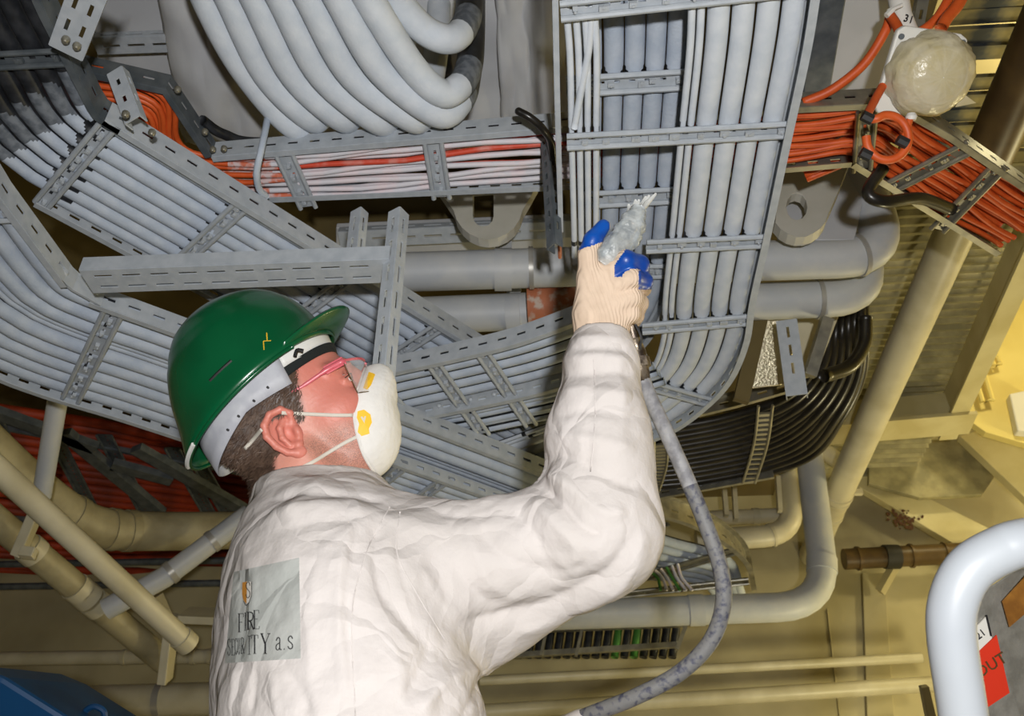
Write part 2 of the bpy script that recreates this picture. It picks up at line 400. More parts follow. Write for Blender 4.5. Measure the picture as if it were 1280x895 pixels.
# inner rail of the bend
PIn = resample(cr([PH(808, 345, hA), PH(776, 382, hA), PH(705, 418, hA), PH(597, 462, hA), PH(493, 486, hA), PH(430, 498, hA)], 8), .02)
side_rail(PIn, tA, -1, .038, m='galv')
def offA(off, dz=.036, s0=0, s1=None):
    c = arc(PA); s1 = s1 or c[-1]; k = (c >= s0) & (c <= s1); return PA[k] + NA[k] * off + Z * dz
rs = RA[:]
def rs_off(base, rungs, off):
    c = arc(base); d = arc(off); return [float(d[min(len(d) - 1, int(np.argmin(abs(c - s))))]) for s in rungs]
for i, o in enumerate([.028, .066, .104, .142]):
    cable(offA(o, .037), .0177, ['paint_thick', 'sheath'], f'thick grey cable, {ORD[i]} from the right rail of the wide overhead ladder', 'thick cables along the right of the wide overhead ladder', painted(rs_off(PA, rs, offA(o)), .004, .012), step=.006, seg=18)
for i, o in enumerate([.170, .184]):
    cable(offA(o, .028), .0062, ['paint_thick', 'sheath'], ['right', 'left'][i] + ' cable of the thin grey pair in the middle of the wide overhead ladder', 'thin cable pair over the wide ladder', painted(rs, .006, .01, side=-.2), seg=8)
sA = RA[2] + .2
xs = [.376, .362, .348, .333]
for i, o in enumerate(xs):
    cable(offA(o, .03, 0, RA[2] + .05), .0058, ['paint_thick', 'sheath'], f'thin grey cable on the wide overhead ladder, {ORD[i]} from its thin left rail', 'thin cables at the left edge of the wide ladder', painted(rs, .006, .01, side=-.2), seg=8)
cable(cr([PH(742, -30, hA + .03), PH(736, 60, hA + .028), PH(727, 110, hA + .026), PH(718, 160, hA + .02)], 6), .0062, ['paint_thick', 'sheath'], 'thin grey cable crossing slantwise over the left of the wide overhead ladder', None, painted([9], side=-.2), seg=8)
# upper ladder A2 seen through the gap, with its own four thick cables
hA2 = 1.345
P2 = [PH(886, -280, hA2), PH(872, -60, hA2), PH(866, 60, hA2), PH(852, 200, hA2), PH(838, 330, hA2), PH(822, 400, hA2), PH(780, 450, hA2), PH(700, 480, hA2)]
P2 = resample(cr(P2, 6), .01)
R2 = [s_of(P2, 861, 102, hA2), s_of(P2, 846, 248, hA2), s_of(P2, 836, 345, hA2)]
tA2 = thing('cable_ladder', P2[40], 'narrower upper cable ladder seen through the gap of the wide overhead ladder', 'cable tray')
N2 = normals(P2)
for k, s in enumerate(R2):
    i = int(np.argmin(abs(arc(P2) - s))); w = [.215, .19, .06][k]
    rung(P2[i] + Z * .01, P2[i] + N2[i] * w + Z * .01, tA2, clips=[6, 5, 2][k], w=.034, seed=50 + k)
side_rail(P2 - N2 * .012, tA2, 1, .05, slots=False)
for i, o in enumerate([.022, .058, .094, .130]):
    cable(P2 + N2 * o + Z * .036, .0174, ['paint', 'sheath'], f'thick grey cable on the upper ladder, {ORD[i]} from the thin cable pair', 'thick cables on the upper ladder', painted(rs_off(P2, R2, P2 + N2 * o), .008, .012), step=.006, seg=18)
for i, o in enumerate([.158, .176, .19]):
    cable(P2[:int(.6 * len(P2))] + N2[:int(.6 * len(P2))] * o + Z * .03, .0075, ['paint', 'sheath'], f'thin grey cable left of the thick ones on the upper ladder, {ORD[i]} from them', 'thin cables on the upper ladder', painted(R2, .01, .012), seg=8)

# ---- tray B1: diagonal ladder on the left
hB = 1.33
q0 = PH(131, 150, hB); q1 = PH(612, 446, hB); dB = unit(q1 - q0)
PB = resample([q0 - dB * .0, q1 + dB * .35], .01); wB = .30
RB = [.012, s_of(PB, 305, 258, hB), s_of(PB, 447, 345, hB) , s_of(PB, 552, 410, hB), s_of(PB, 552, 410, hB) + .27]
tB, PBs, NB = ladder('diagonal grey cable ladder full of thick cables, upper left, above the long horizontal channel', [PB[0], PB[-1]], wB, 1, RB, clips=8, far=True)
nb = 8
for i in range(nb):
    o = .03 + i * .0355
    pts = PB + normals(PB) * o + Z * .034
    cable(pts, .0171 if i < 7 else .014, ['paint', 'sheath'], f'thick grey cable on the diagonal left ladder, {ORD[i]} from its upper right rail', 'thick cables on the diagonal ladder', painted(RB, .003, .014), step=.006, seg=18)
# its dark, unpainted continuation curving up to the top left corner
hC = 1.33
PC = resample(cr([PB[0] + dB * .03, PB[0] - dB * .01, PH(106, 112, hC), PH(74, 50, hC), PH(50, 0, hC), PH(30, -60, hC), PH(-10, -180, hC)], 8), .01)
RC = [.155, .29]
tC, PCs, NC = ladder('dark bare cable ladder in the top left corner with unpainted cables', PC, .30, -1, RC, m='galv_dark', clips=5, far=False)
for i in range(7):
    o = .035 + i * .037
    P = PC - normals(PC) * o + Z * .034; c = arc(P); L = c[-1]
    fm = (lambda lim: lambda s, c, p: (0 if s < lim + .02 * c else (2 if s < lim + .06 + .03 * c else 1)) if (c > .2 and s > .045 + .03 * (1 - c)) else 1)(.062 + .010 * i)
    cable(P, .016, ['paint', 'sheath', 'half'], f'half-sprayed black cable in the top left corner, {ORD[i]} from the curved dark rail', 'cables in the top left corner', fm, step=.005, seg=20)

# ---- tray B2: the lower diagonal ladder passing behind the helmet
hD = 1.18
PD0 = [PH(-110, 70, hD), PH(2, 250, hD), PH(74, 352, hD), PH(112, 378, hD), PH(240, 424, hD), PH(502, 525, hD), PH(667, 588, hD), PH(800, 642, hD)]
wD = .40
PD = resample(cr(PD0, 6), .01)
RD = [s_of(PD, 18, 270, hD), s_of(PD, 140, 388, hD), s_of(PD, 330, 460, hD)]
tD = thing('cable_ladder', PD[60], 'grey cable ladder passing behind the green helmet, left side, its rail jointed in two', 'cable tray')
for a, b in ((0, 2), (3, 7)):
    pp = [PD0[0], PD0[1], PD0[2] + (PD0[3] - PD0[2]) * .25] if a == 0 else PD0[3:]
    side_rail(resample(pp, .05) if a else pp, tD, 1, .046, slen=.024, pitch=.05)
jt = MB(); jt.pstrip([PD0[2] - unit(PD0[2] - PD0[1]) * .02, PD0[2] + (PD0[3] - PD0[2]) * .4, PD0[3] + unit(PD0[4] - PD0[3]) * .02], Z, .044); jo = jt.build('joint_plate', 'galv', tD, solid=.006)
for q in (PD0[2], PD0[3]):
    n = unit(np.cross(PD0[3] - PD0[2], Z)); MB().lathe(q + Z * .022 + n * .003, n, [(.009, 0), (.009, .004), (.005, .008)], 10).build('bolt', 'galv', tD, smooth=True)
ND = normals(PD)
side_rail(PD + ND * wD, tD, -1, .05)
for k, s in enumerate(RD):
    i = int(np.argmin(abs(arc(PD) - s))); rung(PD[i] + Z * .012, PD[i] + ND[i] * wD + Z * .012, tD, clips=9, seed=80 + k, w=.034)
for i, o in enumerate([.034, .078, .120, .152, .168, .202, .246, .290, .332, .372]):
    thin = i in (3, 4)
    cable(PD + ND * o + Z * .035, .008 if thin else .0190, ['paint', 'sheath'], f'{"thin" if thin else "thick"} grey cable on the ladder behind the helmet, {ORD[i]} from jointed rail', 'cables on the ladder behind the helmet', painted(rs_off(PD, RD, PD + ND * o), .003, .014), seg=12, step=.006)
# second rail below the first in front of the mask, with painted cables between
hE = 1.13
PE = [PH(470, 572, hE), PH(640, 632, hE), PH(760, 676, hE)]
tE = thing('cable_ladder', PE[0], 'short grey cable ladder just right of the breathing mask, its slotted rail the lowest', 'cable tray')
side_rail(PE, tE, 1, .03); 
NE = normals(np.array(PE))[0]
side_rail([p + NE * .16 for p in PE], tE, -1, .042)
for k, q in enumerate((.08, .2)):
    a = at_s(np.array(PE), q); rung(a + Z * .01, a + NE * .16 + Z * .01, tE, clips=4, seed=140 + k)
for i in range(4):
    cable([p + NE * (.03 + .033 * i) + Z * .03 for p in PE], .0155, ['paint', 'sheath'], f'grey cable on the short ladder by the mask, {ORD[i]} from its lowest rail', 'cables on the short ladder by the mask', painted([9], side=0))
# tray M: rail and rungs under the bend, rising to the right behind the forearm
hM = 1.215
PMm = resample(cr([PH(440, 545, hM), PH(520, 524, hM), PH(597, 508, hM), PH(692, 486, hM), PH(800, 450, hM)], 6), .02)
tM = thing('cable_ladder', PMm[8], 'grey cable ladder rising to the right behind the forearm, with bolted splice', 'cable tray')
side_rail(PMm, tM, 1, .038)
NM = normals(PMm)
side_rail(PMm - NM * .19, tM, 1, .045)
for k, q in enumerate((.16, .3, .42)):
    i = int(np.argmin(abs(arc(PMm) - q))); rung(PMm[i] + Z * .01, PMm[i] - NM[i] * .19 + Z * .01, tM, clips=5, seed=150 + k)
    rung(PMm[i] + Z * .012, PMm[i] + NM[i] * .14 + Z * .012, tM, clips=3, seed=160 + k)
for k in range(4):
    i = int(np.argmin(abs(arc(PMm) - (.24 + .045 * k)))); n = -NM[i]
    MB().lathe(PMm[i] + Z * .022 + n * .002, n, [(.006, 0), (.006, .004), (.003, .007)], 8).build('bolt', 'galv', tM, smooth=True)
for i in range(7):
    o = .02 + .021 * i
    w = .004 * math.sin(i * 2.1)
    cable(PMm + NM * (o + w) + Z * (.034 + .004 * (i % 2)), .0095, ['paint', 'sheath'], f'grey-blue cable between the rising rails by the forearm, {ORD[i]} from bolted rail', 'cables between the rising rails', painted([.16, .3], side=.2), seg=10)
for i in range(5):
    cable(PMm - NM * (.03 + .034 * i) + Z * .034, .014, ['paint', 'sheath'], f'grey cable below the bolted rising rail by the forearm, {ORD[i]} from that rail', 'cables below the bolted rising rail', painted([.16, .3], side=.2), seg=10)

# ---- long horizontal channel and hanging posts in front of the ladders
hF = 1.12
a = PH(108, 352, hF); b = PH(490, 338, hF)
strut(a, b, .062, .03, -UPV * .3 - FW * .2 - Z, 'long horizontal double-slotted grey channel above the green helmet', rows=2, pitch=.052, slen=.034, name='slotted_channel')
yG = PH(490, 338, hF)[1] - .025
strut(PY(493, 262, yG), PY(472, 472, yG), .026, .026, -FW - RT * .5, 'upright slotted channel hanging just above the breathing mask', rows=1, pitch=.06, slen=.04)
strut(PY(445, 262, yG + .1), PY(438, 325, yG + .1), .026, .022, -FW - RT * .5, 'short upright slotted channel above the long horizontal channel', rows=1, pitch=.06, slen=.04)
# bracket top left, slotted channel coming from the camera side
strut(PH(122, -40, 1.27), PH(82, 66, 1.27), .05, .02, -Z, 'pale double-slotted bracket channel at the top left edge', rows=2, pitch=.045, slen=.024)
strut(D(143, 88, 1.62), D(166, 150, 1.58), .03, .02, -FW - Z * .3, 'short upright grey bracket bolted on the diagonal ladder rail', rows=1, pitch=.04, slen=.015)
for k, (x, y) in enumerate(((157, 143), (190, 166), (82, 50), (96, 58))):
    tag(MB().lathe(PH(x, y, 1.262), -Z, [(.0065, -.004), (.0065, .003), (.0035, .007)], 8).build('bolt', 'galv_bare', smooth=True), ['bolt head where the short upright bracket meets the diagonal rail', 'bolt head on the diagonal rail right of the short bracket', 'left bolt at the foot of the pale bracket channel', 'right bolt at the foot of the pale bracket channel'][k], 'bolt')

# ---- tray D: ladder of orange and white cables running across
hD2 = 1.46
PN = [PH(30, 72, hD2), PH(207, 112, hD2), PH(264, 196, hD2), PH(690, 160, hD2), PH(1000, 134, hD2), PH(1118, 128, hD2), PH(1192, 170, hD2), PH(1330, 265, hD2)]
wN = .165
tN = thing('cable_ladder', PN[3], 'ladder of orange and white cables running across behind the sprayed ladder', 'cable tray')
for i0, i1, m in ((0, 2, 'galv_dark'), (2, 3, 'galv'), (3, 5, 'galv_bare'), (5, 7, 'galv_bare')):
    side_rail(PN[i0:i1 + 1], tN, 1, .045, m=m)
for i0, i1, m in ((0, 2, 'galv_dark'), (2, 3, 'galv'), (3, 5, 'galv_bare'), (5, 7, 'galv_bare')):
    seg_ = []
    for k in range(i0, i1 + 1):
        n = np.zeros(3)
        for j in (k - 1, k):
            if 0 <= j < len(PN) - 1: t = unit(PN[j + 1] - PN[j]); n += np.array([-t[1], t[0], 0])
        n = unit(n); seg_.append(PN[k] + n * wN)
    side_rail(seg_, tN, -1, .045, m=m)
for k, (q0_, q1_, m) in enumerate((((352, 189), (385, 262), 'galv'), ((540, 173), (552, 250), 'galv'), ((1085, 140), (1078, 215), 'galv_bare'), ((1214, 185), (1112, 237), 'galv_bare'), ((1250, 210), (1172, 290), 'galv_bare'))):
    rung(PH(*q0_, hD2) + Z * .004, PH(*q1_, hD2) + Z * .004, tN, m, w=.034, clips=5, seed=200 + k)
for (x, y) in ((222, 112), (256, 165), (280, 186), (266, 187)):
    MB().lathe(PH(x, y, hD2 - .005), -Z, [(.0065, -.004), (.0065, .003), (.0035, .007)], 8).build('bolt', 'galv_bare', tN, smooth=True)
pn = np.array(PN)
mid = []
for k in range(len(PN)):
    n = np.zeros(3)
    for j in (k - 1, k):
        if 0 <= j < len(PN) - 1: t = unit(PN[j + 1] - PN[j]); n += np.array([-t[1], t[0], 0])
    mid.append(unit(n))
mid = np.array(mid)
fine = cr(pn, 10); fn = cr(mid, 10)
x300 = PH(318, 220, hD2)[0]; x690 = PH(700, 200, hD2)[0]; 
nc = 15
for i in range(nc):
    o = .018 + i * (wN - .036) / (nc - 1)
    ph = rng.uniform(0, 6)
    c = arc(fine)
    wob = .004 * np.sin(c * 9 + ph) + .003 * np.sin(c * 23 + ph * 2)
    red = i in (1, 4, 5, 9)
    P = fine + fn * (o + wob)[:, None] + Z * (.018 + .011 * (i % 2) + .002 * np.sin(c * 13 + ph))[:, None]
    fm = (lambda red, e: lambda s, cc, p: 0 if (p[0] < x300 + e - .05 or p[0] > x690 + .02) else (3 if p[0] < x300 + e + .05 else (2 if red else 1)))(red, rng.uniform(-.05, .05))
    cable(P, .0062, ['orange', 'white_cable', 'red_cable', 'pink_cable'], ('white-sprayed orange cable, ' if not red else 'red-streaked orange cable, ') + f'{ORD[i]} from the near rail of the crossing ladder', 'cables on the crossing ladder', fm, seg=7, step=.015)
# a second layer of orange cables, right part
fr = resample(np.array([PH(980, 165, hD2 + .05)] + [PN[5] + Z * .05, PN[6] + Z * .05, PN[7] + Z * .05]), .03)
for i in range(10):
    nn = normals(fr); o = .02 + i * .0145; c = arc(fr)
    P = fr + nn * (o + .004 * np.sin(c * 8 + i * 1.7))[:, None]; P[:, 2] += .004 * np.sin(c * 6 + i)
    cable(cr(P[::3], 4), .0072, 'orange', f'orange cable in the upper layer at right, {ORD[i]} from the golden outer rail', 'upper layer of orange cables at right', seg=7, step=.02)
# thin grey cable hanging over the near rail, and black conduit behind the bend
tag(MB().tube(cr([D(335, 132, 1.95), D(334, 150, 1.84), D(327, 185, 1.78), D(321, 215, 1.79), D(324, 236, 1.83), D(333, 246, 1.86)], 8), .0068, 8).build('cable', 'paint', smooth='all'), 'thin grey cable hanging down over the crossing ladder below the coil', 'cable')
tag(MB().tube(cr([PH(252, 150, 1.5), PH(280, 168, 1.53), PH(330, 178, 1.55), PH(500, 166, 1.56), PH(690, 148, 1.55), PH(1130, 115, 1.55)], 8), .011, 8).build('cable', 'sheath', smooth='all'), 'black cable running along behind the upper rail of the crossing ladder', 'cable')
tag(MB().tube(cr([D(648, 139, 1.70), D(664, 148, 1.70), D(680, 163, 1.72), D(690, 185, 1.78), D(692, 240, 1.84)], 8), .0075, 8, round_cap=True).build('cable', 'black_cable', smooth='all'), 'short black cable end hooked at the left edge of the wide ladder', 'cable')
strut(PY(680, 165, 1.2), PY(689, 308, 1.2), .022, .018, -FW - RT, 'dark upright slotted post at the left edge of the wide ladder', m='galv_dark', pitch=.035, slen=.02)

# ---- the hanging coil of thick cable
loops = [
 [(246, -40), (258, 0), (295, 72), (340, 132), (372, 160)],
 [(268, -40), (288, 0), (332, 92), (386, 146)],
 [(300, -40), (320, 0), (367, 94), (424, 146)],
 [(332, -40), (353, 0), (402, 94), (470, 150)],
 [(368, -40), (388, 0), (440, 94), (512, 147)],
 [(405, -40), (425, 0), (476, 88), (546, 142)],
 [(442, -40), (462, 0), (514, 82), (550, 116)],
 [(480, -40), (497, 0), (526, 34), (552, 48)]]
for i, lp in enumerate(loops):
    hL = 1.52 - .012 * i if i < 6 else 1.46 + .05 * (i - 6)
    pts = [PH(x, y, hL) for x, y in lp]; tip = pts[-1]; ty = tip[1]; n_front = len(pts)
    if i < 5:
        e = lp[-1]
        pts += [PY(e[0] + 16, e[1] - 4, ty + .035), PY(e[0] + 26, e[1] - 40, ty + .05), PY(e[0] + 36, e[1] - 110, ty + .05), PY(e[0] + 36, e[1] - 190, ty + .04)]
    else:
        ex = [(574, 128), (584, 100), (590, 40), (592, -60)] if i == 5 else ([(572, 110), (585, 88), (590, 45), (592, -50)] if i == 6 else [(570, 46), (582, 30), (587, 5), (590, -50)])
        pts += [PY(x, y, ty + .012 + .008 * k) for k, (x, y) in enumerate(ex)]
    t0 = unit(pts[1] - pts[0]); pts = [pts[0] - t0 * .20 + Z * .34, pts[0] - t0 * .19 + Z * .14, pts[0] - t0 * .11 + Z * .03] + pts
    b = MB(); P = cr(pts, 8); yb_ = (0, 0, 0, 0, 0, 118, 84, 22)[i]
    b.tube(P, .0275, 16, fmi=(lambda nf: lambda s, c, p: 0)(0) if i < 5 else (lambda s, c, p: 0 if proj(p)[0] < 574 else (2 if proj(p)[1] > yb_ else 1)))
    tag(b.build('cable_loop', ['paint_thick', 'sheath', 'half'], smooth='all'), f'{ORD[i]} turn from the left in the big hanging grey cable coil' + (', right side bare' if i >= 5 else ''), 'cable coil', 'turns of the hanging cable coil')
tag(MB().tube(cr([PY(548, -60, 1.3), PY(549, 0, 1.3), PY(551, 60, 1.3), PY(556, 110, 1.29)], 6), .024, 12).build('cable_loop', 'black_cable', smooth='all'), 'black inner turn showing inside the open end of the hanging coil', 'cable coil', 'turns of the hanging cable coil')
# ------------------------------------------------------------------ pipes and steel
def pipe(label, pts, r, m='pipe_grey', bands=(), smooth_n=0, name='pipe', cat='pipe', bm='band', group=None, seg=20, bw=.012, bt=.004):
    P = cr(pts, smooth_n) if smooth_n else np.asarray(pts, float)
    t = thing(name, P[0], label, cat, group)
    MB().tube(P, r, seg).build('tube', m, t, smooth=True)
    L = arc(P)[-1]
    for s in bands:
        q = s * L; a = at_s(P, q - bw / 2); b = at_s(P, q + bw / 2)
        MB().tube([a, b], r + bt, seg).build('coupling', bm, t, smooth=True)
    return t
def bend(p0, c, p1, rad, n=8):
    """straight p0-c-p1 with the corner rounded"""
    p0, c, p1 = map(lambda q: np.asarray(q, float), (p0, c, p1)); a = c + unit(p0 - c) * rad; b = c + unit(p1 - c) * rad
    return [p0] + [(1 - t) ** 2 * a + 2 * t * (1 - t) * c + t * t * b for t in np.linspace(0, 1, n)] + [p1]
h1 = 1.62
p = [PH(470, 341, h1), PH(1062, 323, h1)]
pe = PH(1112, 321, h1); 
pipe('upper grey pipe crossing behind the raised hand and elbowing up at right', bend(PH(440, 342, h1), pe, pe + np.array([-.02, -.04, .4]), .13), .052, 'pipe_grey', (.27, .35, .755))
pe2 = PH(1090, 371, h1 + .02)
pipe('lower grey pipe crossing behind the raised hand and elbowing up at right', bend(PH(490, 396, h1), pe2, pe2 + np.array([.0, -.03, .4]), .12), .052, 'pipe_grey', (.27, .70))
tag(MB().tube([PH(660, 382, h1 - .03), PH(720, 379, h1 - .03)], .058, 18).build('pipe_sleeve', 'copper_rust', smooth=True), 'rust-brown unpainted sleeve on the lower pipe left of the glove', 'pipe sleeve')
def strap(label, a, b, r, w, drop):
    t = unit(b - a); c = (a + b) / 2; m = MB(); m.tube([c - t * w / 2, c + t * w / 2], r + .004, 24)
    up = np.array([0, .1, 1.0]); m.beam(c + up * r * .9, c + up * (r + drop), w, .006, np.cross(t, Z))
    return tag(m.build('pipe_clamp', 'pipe_grey', smooth=True), label, 'clamp')
strap('flat strap hanger around the upper grey pipe below the small lug', PH(622, 337, h1), PH(636, 337, h1), .052, .044, .16)
strap('flat strap hanger around the lower grey pipe', PH(634, 392, h1), PH(650, 391, h1), .052, .04, .1)
# right side: pipes, ceiling pole
hp = 2.0
pipe('long cream pipe running away along the ceiling at right', [PH(1330, -20, hp), PH(1262, 133, hp), PH(1188, 302, hp), PH(1004, 716, hp)], .060, 'pipe_cream', (.755, .80, .86), bm='pipe_cream', bw=.03)
tag(MB().tube([PH(1330, -20, hp - .0), PH(1222, 225, hp)], .066, 20).build('pipe_sleeve', 'pipe_brown', smooth=True), 'dark brown sleeve around the long ceiling pipe at the right edge', 'pipe sleeve')
b = MB(); c = PH(1048, 616, hp); t = unit(PH(1004, 716, hp) - PH(1188, 302, hp)); sd = unit(np.cross(t, Z))
b.tube([c - t * .015, c + t * .015], .067, 20); b.box(c + sd * .085, t * .012, sd * .02, Z * .012); b.box(c - sd * .085, t * .012, sd * .02, Z * .012)
tag(b.build('pipe_clamp', 'pipe_cream', smooth=True), 'clamp ring with two ears around the long cream pipe', 'clamp')
y1 = 3.55
pc = PY(1034, 757, y1)
pipe('grey pipe dropping from the deck and turning left below the curved tray', bend(PY(1010, 555, y1), pc, PY(640, 771, y1), .2), .058, 'pipe_grey', (.62, .30), bm='pipe_grey', bw=.06)
# small pipes behind the black cables
y2 = 3.85
pipe('thin cream pipe with clamp turning upward below the black cables', bend(PY(880, 648, y2), PY(1006, 643, y2), PY(1001, 560, y2), .1), .035, 'pipe_cream', (.3, .62), bm='pipe_cream', bw=.03)
pipe('thicker cream pipe elbow below the thin clamped one', bend(PY(870, 676, y2 - .06), PY(992, 668, y2 - .06), PY(984, 560, y2 - .06), .14), .05, 'pipe_cream', (.4,), bm='pipe_cream')
pipe('short cream pipe stub under the end of the black cables', [PY(1060, 585, 3.9), PY(1025, 560, 3.9)], .04, 'pipe_cream')
for k, (x, y0_, y1_) in enumerate(((905, 612, 645), (917, 600, 650), (972, 596, 640))):
    tag(MB().beam(PY(x, y0_, 3.75), PY(x + 3, y1_, 3.75), .03, .02, RT).build('hanger', 'pipe_cream'), f'{ORD[k]} small hanger strip from the left above the clamped cream pipe', 'hanger', 'pipe hangers under the black cables')
y3 = 4.18
pipe('brown-gold pipe with black clamp on the far bulkhead', [PY(1055, 699, y3), PY(1230, 690, y3)], .05, 'pipe_brown', (.1, .48, .72), bm='pipe_brown', bw=.012, bt=.008)
cpt = PY(1114, 696, y3); tag(MB().tube([cpt - RT * .035, cpt + RT * .035], .058, 18).build('pipe_clamp', 'zip', smooth=True), 'black clamp around the brown-gold pipe', 'clamp')
tag(MB().beam(PY(1118, 708, y3 + .05), PY(1100, 740, y3 + .1), .06, .03).build('bracket', 'wall'), 'small slanted bracket under the brown-gold pipe', 'bracket')
pipe('thin cream pipe along the far bulkhead, upper of two at lower right', [PY(600, 851, y3), PY(1152, 822, y3)], .022, 'pipe_cream')
pipe('thicker cream pipe along the far bulkhead, lower of two at lower right', [PY(560, 893, y3), PY(1166, 855, y3)], .034, 'pipe_cream')
MBr = MB()
# rust patch on the brace
# ---- deck, beams and gratings at the right
hc = CZ + HC
def ibeam(name, label, p0, p1, w, h, m, tf=.015):
    t = thing(name, (np.asarray(p0) + np.asarray(p1)) / 2, label, 'beam')
    MB().beam(p0, p1, w, tf).build('flange', m, t); MB().beam(np.asarray(p0) + Z * h / 2, np.asarray(p1) + Z * h / 2, .014, h).build('web', m, t)
    return t
x0 = PH(1300, 268, HC - .1); 
gb0 = PH(1330, 232, HC - .16); gb1 = PH(1184, 548, HC - .16)
ibeam('deck_beam', 'cream deck beam running away at right beside the grating', gb0, gb1, .075, .15, 'beam')
ibeam('deck_beam', 'cream crossbeam under the deck at right behind the long pipe', PH(880, 556, HC - .175), PH(1216, 528, HC - .175), .16, .16, 'beam')
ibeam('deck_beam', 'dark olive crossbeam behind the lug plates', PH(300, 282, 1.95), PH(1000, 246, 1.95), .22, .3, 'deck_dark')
# grating seen above the right side
tg = thing('deck_grating', (1.6, 2.5, hc), 'fine olive steel grating in the deck above at right', 'grating')
b = MB(); y = 2.12
while y < 4.3:
    b.box((1.44, y, hc + .02), (.34, 0, 0), (0, .012, .006), (0, -.006, .014)); y += .044
b.build('bearing_bars', 'grating', tg)['kind'] = 'stuff'
b = MB(); x = 1.14
while x < 1.78: b.box((x, 3.2, hc + .034), (.004, 0, 0), (0, 1.1, 0), (0, 0, .006)); x += .10
b.build('cross_bars', 'grating', tg)['kind'] = 'stuff'
# coarse planks of the walkway nearer to the lens
tw = thing('walkway', (2.2, 1.2, hc - .1), 'walkway of wide worn metal slats above the plastic-wrapped lamp', 'walkway')
sl = None; y = 1.12
rg = random.Random(3); k = 0
while y < 2.08:
    gap = k in (10, )
    if not gap:
        o = MB().box((2.18, y, hc - .05), (1.07, 0, 0), (0, .026, .004), (0, -.002, .006)).build('slat', 'slat', tw)
        o.location.z += rg.uniform(-.006, .006)
    y += .057; k += 1
slab('upper_deck', 1.3, 4.2, -1.5, YW, hc + .9, hc + .93, 'deck', None)
bpy.data.objects['upper_deck']['kind'] = 'structure'
# brace and panels on the far bulkhead
def plate(label, pix, plane, y, thick, m, cat='plate', name='plate', bevel=.003):
    f = {'Y': PY, 'H': PH, 'D': D}[plane]
    O = [f(x, yy, y) for x, yy in pix]; n = unit(np.cross(O[1] - O[0], O[2] - O[0])); c = np.mean(O, 0)
    if n @ (CAM - c) > 0: n = -n
    return tag(MB().prism(O, n * thick).build(name, m, bevel=bevel), label, cat)
plate('cream diagonal brace across the far bulkhead with a rust spot', [(1040, 588), (1085, 585), (1252, 668), (1246, 712)], 'Y', 4.2, .05, 'beam', 'brace', 'brace')
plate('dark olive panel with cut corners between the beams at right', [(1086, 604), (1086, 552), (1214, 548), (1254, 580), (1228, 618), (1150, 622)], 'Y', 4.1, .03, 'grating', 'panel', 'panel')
rb = MB(); rg = random.Random(5)
for k in range(42):
    q = PY(1130 + rg.gauss(0, 9), 650 + rg.gauss(0, 6), 4.195); r = rg.uniform(.004, .014); n = 7
    rb.prism([q + r * rg.uniform(.6, 1.2) * (math.cos(6.283 * j / n) * RT + math.sin(6.283 * j / n) * Z) for j in range(n)], (0, -.002, 0))
tag(rb.build('rust_stain', 'rust'), 'brown rust stain on the cream diagonal brace', 'stain', kind='stuff')
plate('bright yellow-lit panel at the right edge behind the deck beam', [(1182, 505), (1300, 290), (1300, 560), (1232, 540)], 'Y', 3.75, .04, 'yellow_lit_wall', 'panel', 'panel')
b = MB()
for x0_, y0_, x1_, y1_ in ((1214, 455, 1236, 500), (1232, 425, 1246, 455)):
    b.tube([PY(x0_, y0_, 3.7), PY((x0_ + x1_) / 2 + 3, y1_ + 3, 3.7), PY(x1_ + 4, y1_, 3.7), PY(x1_ - 8, y0_ + 5, 3.7)], .014, 8)
tag(b.build('grab_handle', 'yellow_lit_wall', smooth=True), 'yellow bent bar handles on the bright panel at right', 'handle')
plate('slanted cream stringer at the far right below the bright panel', [(1200, 545), (1245, 530), (1300, 575), (1300, 640)], 'Y', 4.0, .05, 'beam', 'beam', 'stringer')
tag(MB().prism([PY(1262, 492, 3.70), PY(1290, 486, 3.70), PY(1290, 540, 3.70), PY(1272, 538, 3.70)], (0, .05, 0)).build('junction_box', 'lamp_white', bevel=.006), 'white box just showing at the right edge', 'box')
# cream bulkhead stiffeners at lower right
for k, (x0_, x1_) in enumerate(((1098, 1112),)):
    plate('upright stiffener on the far bulkhead below the brown-gold pipe', [(x0_ - 20, 716), (x1_ - 6, 716), (x1_ + 6, 900), (x0_ - 14, 900)], 'Y', YW - .02, .02, 'wall', 'stiffener', 'stiffener')
tag(MB().tube([PY(1034, 762, YW - .004), PY(1050, 900, YW - .004)], .004, 6).build('seam', 'wall'), 'vertical weld seam on the far bulkhead below the pipe bend', 'seam')

# ---- lug plates
def lug(label, pix, hole, d, thick, depth_fn):
    O = [depth_fn(x, y) for x, y in pix]; H = [depth_fn(x, y) for x, y in hole]
    n = unit(np.cross(O[1] - O[0], O[-1] - O[0])); c = np.mean(O, 0)
    if n @ (CAM - c) > 0: n = -n
    # plate with a hole: bridge outline and hole through triangulation
    from mathutils.geometry import tessellate_polygon
    u = unit(O[1] - O[0]); v = np.cross(n, u); to2 = lambda q: Vector(((q - c) @ u, (q - c) @ v, 0))
    tri = tessellate_polygon([[to2(q) for q in O], [to2(q) for q in H]]); A = O + H; m = len(A); no = len(O)
    fs = [tuple(t) for t in tri] + [tuple(m + i for i in t[::-1]) for t in tri]
    fs += [(i, (i + 1) % no, m + (i + 1) % no, m + i) for i in range(no)] + [(no + i, no + (i + 1) % len(H), m + no + (i + 1) % len(H), m + no + i) for i in range(len(H))]
    return tag(MB().add(A + [q + n * thick for q in A], fs).build('lug_plate', 'lug', bevel=.002), label, 'lug')
